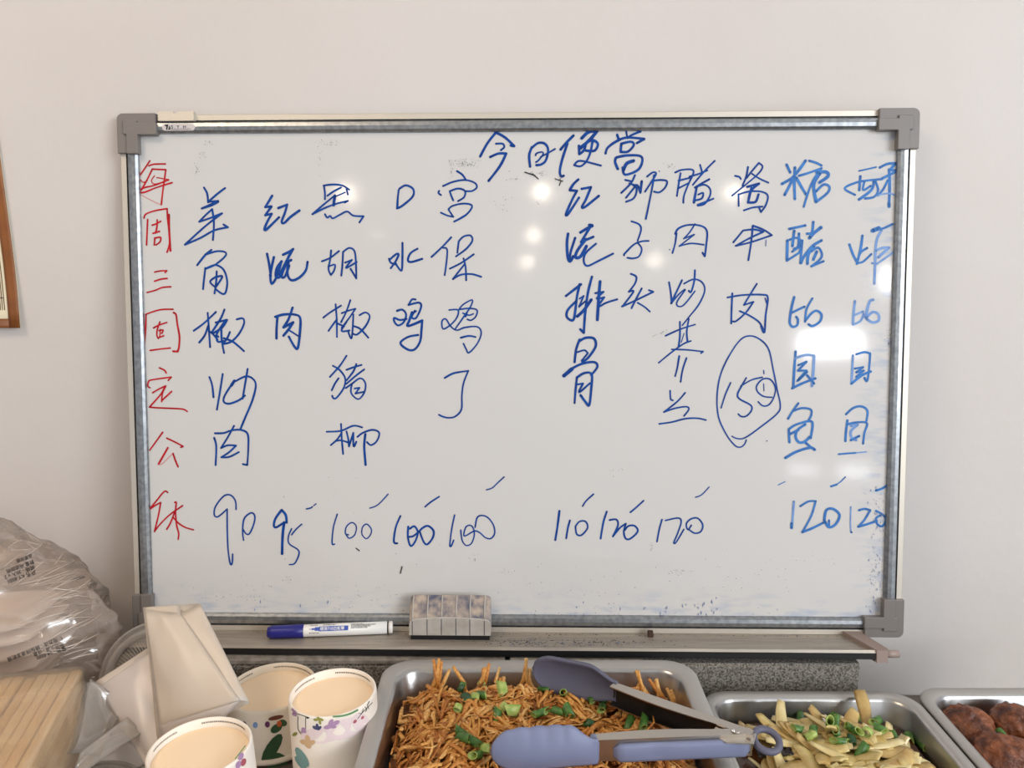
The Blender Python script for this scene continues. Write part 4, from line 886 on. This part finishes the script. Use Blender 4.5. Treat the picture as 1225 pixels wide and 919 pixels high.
def deco_dots(blob, line, decal):
    sx = lambda x: 250 + x/5.833; sy = lambda y: 820 + y/5.833
    for x, y, m in ((180, 256, 'orange'), (245, 273, 'plum'), (324, 277, 'sky'), (408, 272, 'plum'), (248, 364, 'sky'), (327, 556, 'orange'), (490, 268, 'orange'), (190, 460, 'plum')): blob(sx(x), sy(y), 3.0, 3.8, m)
    blob(sx(467), sy(226), 9.5, 2.6, 'brown', -.22)
    # plain green leaf cluster
    for x, y, rx, ry, r in ((470, 300, 45, 28, -.6), (515, 262, 30, 24, .2), (440, 440, 120, 42, -1.0), (480, 520, 70, 50, .3), (420, 520, 60, 40, 1.2)): blob(sx(x), sy(y), rx/5.833, ry/5.833, 'forest', r)
def deco_small(blob, line, decal):
    for x, y, m in ((288, 905, 'purple'), (291, 912, 'berry'), (285, 915, 'purple')): blob(x, y, 3, 5, m, .4)
    line([(281, 908), (288, 899), (293, 892)], 1.2, 'green')
random.seed(41)
cup(398, 827, .094, .0405, .0415, (0, A(-1)), 'upturned white paper cup with pastel flower print, beside the chicken tray', deco_flower)
cup(325, 820.5, .060, .0450, .0470, (0, A(-1)), 'upturned white paper cup with coloured dots and green leaves, behind the other two', deco_dots, (226, 214, 196))
cup(239, 893, .094, .0420, .0450, (0, A(-1)), 'upturned paper cup cut by the lower edge, in front of the white sleeve', deco_small)

# ------------------------------------------------------------------ plastic sleeves, lids, bags
M_slv = film('milky_film', (255, 244, 230), .18, .4, .6, .02, (10, .08, .004))
M_slv2 = film('milky_film_pale', (250, 240, 234), .30, .35, .5, .03, (14, .12, .004))
M_clear = film('clear_plastic', (232, 222, 210), .72, .2, .4, .03)
M_bag = film('crumpled_film', (250, 230, 214), .70, .13, .5, .06, (14, .8, .012, .4, -.5))
M_lid = film('milky_clear_plastic', (240, 232, 222), .5, .2, .45, .06)
M_wrap = film('wrap_film', (244, 230, 206), .66, .15, .5, .08, (22, .35, .006, .3, .6))
def quad(mb, c, th, n=14, bulge=(0, 0, 0), nz=.0, seed=0):
    A_, B_, C_, D_ = c; g = []
    for i in range(n + 1):
        g.append([])
        for j in range(n + 1):
            s, q = i/n, j/n; p = A_.lerp(B_, s).lerp(D_.lerp(C_, s), q); b = math.sin(math.pi*s)*math.sin(math.pi*q)
            g[-1].append(p + Vector(bulge)*b + Vector((0, -1, .3))*nz*noise.noise(Vector((s*3, q*3, seed))))
    mb.sheet(g, th)
# big front sleeve: back sheet, front sheet, folded right-hand edge
root = empty('plastic_sleeve', aty(245, 888, -.285), 'large milky white plastic sleeve standing up with a folded top behind the paper cup', 'plastic sleeve')
TL, TR, BRr, BL = aty(171, 727, -.222), aty(239, 722, -.214), aty(298, 841, -.285), aty(190, 896, -.287)
mb = MB(); quad(mb, (TL, TR, BRr, BL), .0006, bulge=(0, .006, 0), nz=.002, seed=1); mb.build('back_sheet', M_slv, root)
mb = MB(); quad(mb, (aty(173, 729, -.226), aty(216, 734, -.229), aty(287, 838, -.290), aty(193, 893, -.291)), .0006, bulge=(0, -.008, .003), nz=.002, seed=4); mb.build('front_sheet', M_slv, root)
mb = MB(); quad(mb, (aty(216, 734, -.229), aty(239, 722, -.216), aty(298, 840, -.286), aty(287, 838, -.290)), .0006, bulge=(.003, 0, .004), seed=9); mb.build('folded_edge', M_slv, root)
mb = MB(); quad(mb, (aty(171, 727, -.222), aty(214, 723.5, -.219), aty(216, 735, -.230), aty(173, 734, -.227)), .0006, n=6); mb.build('folded_top', M_slv, root)
mb = MB(); quad(mb, (aty(189, 868, -.290), aty(288, 838, -.291), aty(262, 866, -.291), aty(196, 905, -.2915)), .0005, n=8, bulge=(0, -.003, 0)); mb.build('bottom_flap', M_slv2, root)
root = empty('plastic_sleeve', aty(165, 919, -.30), 'smaller milky plastic sleeve tilted left behind the large one', 'plastic sleeve')
mb = MB(); quad(mb, (aty(114, 816, -.240), aty(180, 774, -.222), aty(199, 905, -.292), aty(182, 930, -.302)), .0006, bulge=(0, -.006, 0), nz=.002, seed=14); mb.build('front_sheet', M_slv2, root)
mb = MB(); quad(mb, (aty(115, 816, -.236), aty(180, 773, -.218), aty(200, 905, -.288), aty(184, 929, -.298)), .0006, bulge=(0, .006, 0), nz=.002, seed=17); mb.build('back_sheet', M_slv2, root)
mb = MB(); quad(mb, (aty(114, 816, -.2405), aty(180, 774, -.2225), aty(180, 780, -.2255), aty(118, 823, -.2445)), .0009, n=8); mb.build('hem', M_slv, root)

# clear round lid standing behind the sleeves
def lid(name, c, R, nrm, label, cat, ribs=90, ymin=None):
    nrm = Vector(nrm).normalized(); q = nrm.to_track_quat('Z', 'Y').to_matrix().to_4x4(); M = Matrix.Translation(c) @ q
    root = empty(name, (c.x, c.y, c.z - R*math.sqrt(max(0, 1 - nrm.z**2))), label, cat)
    mb = MB(); mb.lathe([(R, -.004), (R + .0008, -.002), (R + .0004, .0015), (R - .0012, .002), (R - .003, .0012), (R - .0036, -.002), (R - .0052, -.0022), (R - .006, .0025), (R - .0075, .003), (R - .012, .0022), (R - .0125, -.001)], 96, M); mb.build('rim', M_lid, root)
    mb = MB(); mb.lathe([(R - .0125, -.001), (R*.6, -.0016), (.004, -.0018), (0, -.0018)], 96, M); mb.build('disc', M_clear, root)
    mb = MB()
    for k in range(ribs):
        a = 2*math.pi*k/ribs; d = Vector((math.cos(a), math.sin(a), 0)); mb.tube([M @ (d*(R*.55) + Vector((0, 0, -.001))), M @ (d*(R - .014) + Vector((0, 0, -.0004)))], .00035, 4)
    mb.build('ribs', M_lid, root); return root
cl = aty(191, 823, -.188); lid('round_lid', cl, .0685, (-.1, -1, .28), 'clear round plastic lid standing on edge behind the sleeves, against the slab', 'plastic lid')
c2 = atz(104, 952, .012); lid('round_lid', c2, .046, (0, 0, 1), 'clear round plastic lid lying flat at the lower left edge', 'plastic lid', 60)
c3 = atz(150, 905, .006); lid('round_lid', c3, .042, (0, 0, 1), 'ribbed clear lid lying on the counter under the loose film', 'plastic lid', 100)

# chopsticks in a wrapped bundle
M_bam = [P('bamboo', c, .5, var=(30, d), stretch=(1, 1, 1)) for c, d in (((238, 206, 154), (222, 184, 126)), ((228, 192, 136), (210, 170, 110)), ((242, 216, 170), (228, 196, 142)))]
far_p = aty(92, 806, -.262); near_p = atz(20, 935, far_p.z - .006)
sd = (near_p - far_p); SL = .20; sd.normalize(); sw = sd.cross(Vector((0, 0, 1))).normalized(); su = sw.cross(sd).normalized()
if sw.x > 0: sw = -sw
if su.z < 0: su = -su
def stick(proto_i):
    mb = MB(); a = .0043
    mb.rings([[sd*s + sw*x*w_ + su*z*w_ for x, z in ((-a, -a*.8), (-a*.8, -a), (a*.8, -a), (a, -a*.8), (a, a*.8), (a*.8, a), (-a*.8, a), (-a, a*.8))] for s, w_ in ((0, .97), (.001, 1), (SL - .001, 1), (SL, .97))], smooth=False)
    return mb.build('chopsticks', M_bam[proto_i], base=(0, 0, 0))
sp = [stick(i) for i in range(3)]; su_used = set(); random.seed(51)
NR = max(5, int((far_p.z - .004)/.0088) + 1)
for row in range(NR):
    for colm in range(12):

        i = random.randrange(3); o = sp[i] if i not in su_used else place(sp[i], (0, 0, 0)); su_used.add(i)
        o.location = far_p + sw*(.0096*colm + random.uniform(-.0003, .0003)) - su*(.0084*row + random.uniform(0, .0024)) + sd*random.uniform(-.002, .003)
        tag(o, 'wooden chopstick pair in the film-wrapped bundle at the lower left', 'chopsticks', 'wooden chopsticks in the wrapped bundle')
wr = empty('wrapping_film', far_p - su*(.0084*NR), 'thin clear film wrapped round the bundle of wooden chopsticks', 'plastic wrap')
cc = far_p + sw*(.0096*5.5) - su*(.0084*(NR - 1)/2)
mb = MB(); hx, hz = .0096*6 + .0022, .0084*NR/2 + .0026; rs = []
for s, sc_ in ((-.007, .75), (-.006, .93), (-.001, 1.0), (.04, 1.02), (.09, 1.0), (.14, 1.02), (.2, 1.0)):
    rs.append([cc + sd*s + sw*x*sc_ + su*z*sc_ for x, z in rrect(0, 0, hx, hz, .006, 4)])
mb.rings(rs); mb.build('film_tube', M_wrap, wr)
mb = MB(); quad(mb, (aty(96, 900, -.318), aty(152, 858, -.270), aty(172, 876, -.278), aty(84, 935, -.335)), .0004, n=12, bulge=(0, 0, .004), nz=.003, seed=23); mb.build('loose_tail', M_clear, wr)
mb = MB(); quad(mb, (aty(108, 812, -.25), aty(150, 838, -.245), aty(120, 905, -.31), aty(72, 900, -.315)), .0004, n=14, bulge=(0, .01, -.01), nz=.006, seed=29); mb.build('loose_tail', M_clear, wr)

# big crumpled bag against the wall at the left
bc = Vector((-.600, -.150, .098)); br = Vector((.166, .088, .134))
root = empty('plastic_bag', (bc.x, bc.y, 0), 'large crumpled clear plastic bag with black print at the left edge against the wall', 'plastic bag')
bm = bmesh.new(); bmesh.ops.create_icosphere(bm, subdivisions=6, radius=1)
for v in bm.verts:
    q = v.co.copy(); n1 = noise.noise(q*1.5 + Vector((3, 1, 7))); w_ = Vector((q.x*1.1 + q.z*.9, q.y*1.6, q.z*4.2 - q.x*1.9))
    rdg = (1 - abs(noise.noise(w_))*2)**3; r2 = (1 - abs(noise.noise(w_*2.3 + Vector((9, 0, 2))))*2)**3
    f = 1 + .07*n1 + .045*rdg + .016*r2 - .02
    x_ = q.x - (.42*max(0, q.z)**1.3 if q.x > -.2 else 0)*max(0, q.x + .2)
    z = max(q.z*f, -.80)
    p = Vector((bc.x + br.x*x_*f*(1 + .10*max(0, -q.z)), bc.y + br.y*q.y*f, bc.z + br.z*z)); p.z = max(p.z, .004)
    if p.x > -.465: p.y = min(p.y, -.142 - .02*min(1, (p.x + .465)/.02)*0)
    v.co = p
bm.verts.index_update(); bvh = BVHTree.FromBMesh(bm)
mb = MB(); mb.add([v.co.copy() for v in bm.verts], [[v.index for v in f.verts] for f in bm.faces], 0, True); mb.build('film', M_bag, root); bm.free()
mb = MB()
def bagtext(s, px, py, ang, size, bold=True):
    vs, fs = text_polys(s, bold); ca, sa = math.cos(ang), math.sin(ang); out = []
    for x, y in vs:
        qx = px + (x*ca - y*sa)*size; qy = py - (x*sa + y*ca)*size; loc = bvh.ray_cast(CAM, ray(qx, qy).normalized())[0]
        out.append((loc if loc is not None else aty(qx, qy, bc.y - br.y)) - ray(qx, qy).normalized()*.0012)
    mb.add(out, fs)
U = math.pi + A(20)     # the print hangs upside down, rising to the right
bagtext('品名 KY-8501', 42, 682, U, 6.2); bagtext('規格 - 30入 x 2', 41, 676, U, 6.0); bagtext('數量 用途說明', 40, 670, U, 5.6); bagtext('品質保證', 38, 663, U, 5.0)
bagtext('製造日-v11', 101, 688, math.pi + A(19), 3.8)
bagtext('使用方法 - 請保持清潔乾燥', 74, 761, math.pi + A(22), 6.0); bagtext('勿近火源 - 注意 -', 75, 768, math.pi + A(21), 5.6); bagtext('警告 - 04-8880', 78, 773, math.pi + A(20), 6.0)
mb.build('printed_text', M_black, root, fixn=False)
random.seed(61)
# sharp folds of the film, drawn out to the right
M_fold = film('folded_film_edge', (255, 240, 226), .30, .2, .5, .10)
mb = MB()
def fold(px, py, ang, L, r):
    pts = []
    for i in range(9):
        s = i/8; qx = px + math.cos(ang)*L*s; qy = py - math.sin(ang)*L*s + 2.2*math.sin(s*3 + px); loc = bvh.ray_cast(CAM, ray(qx, qy).normalized())[0]
        if loc is None: break
        pts.append(loc - ray(qx, qy).normalized()*.0004)
    if len(pts) > 3: n_ = len(pts); mb.tube(pts, [r*(.15 + math.sin(math.pi*min(1, (i + .3)/n_))) for i in range(n_)], 5, flat=.5)
for _ in range(46): fold(random.uniform(-5, 90), random.uniform(690, 790), A(random.gauss(20, 7)), random.uniform(25, 80), random.uniform(.0004, .0011))
for _ in range(26): fold(random.uniform(-5, 70), random.uniform(622, 690), A(random.gauss(18, 22)), random.uniform(18, 50), random.uniform(.0003, .0008))
for _ in range(18): fold(random.uniform(25, 60), random.uniform(622, 650), A(random.uniform(-60, 80)), random.uniform(8, 18), random.uniform(.0004, .0009))
for a_, b_ in (((52, 700), (100, 711)), ((48, 722), (100, 711)), ((60, 745), (115, 738)), ((66, 762), (115, 738)), ((14, 700), (56, 671)), ((36, 676), (56, 671)), ((75, 782), (104, 760))):
    d_ = math.hypot(b_[0] - a_[0], b_[1] - a_[1]); fold(a_[0], a_[1], math.atan2(a_[1] - b_[1], b_[0] - a_[0]), d_, .0009)
tag(mb.build('film_folds', M_fold, root), kind='stuff')
M_in = P('folded_white_film', (226, 208, 194), .5, var=(14, (212, 190, 172)), spec=.4)
for k in range(6):
    c = Vector((-.615 + .004*k, -.150, .028 + .0165*k)); Ry = Matrix.Rotation(A(-6), 3, 'Y')
    mb = MB(); rs = []; hw, hd = .105 - .006*abs(k - 2), .050
    for i in range(13):
        s = -1 + 2*i/12; e = math.sqrt(max(0.05, 1 - s**4)); rs.append([c + Ry @ Vector((s*hw, a*hd*(.7 + .3*e), b*.0068*e + .002*noise.noise(Vector((s*2, a*2, k))))) for a, b in ((1, .3), (.7, 1), (0, 1.1), (-.7, 1), (-1, .3), (-1, -.3), (-.7, -1), (0, -1.1), (.7, -1), (1, -.3))])
    mb.rings(rs)
    tag(mb.build('folded_bag', M_in), 'flat folded pale plastic bag in the stack inside the big clear bag', 'folded bag', 'folded bags stacked inside the clear bag')
for o in list(sc.objects):
    if o.type == 'MESH' and o.users == 0: bpy.data.objects.remove(o)
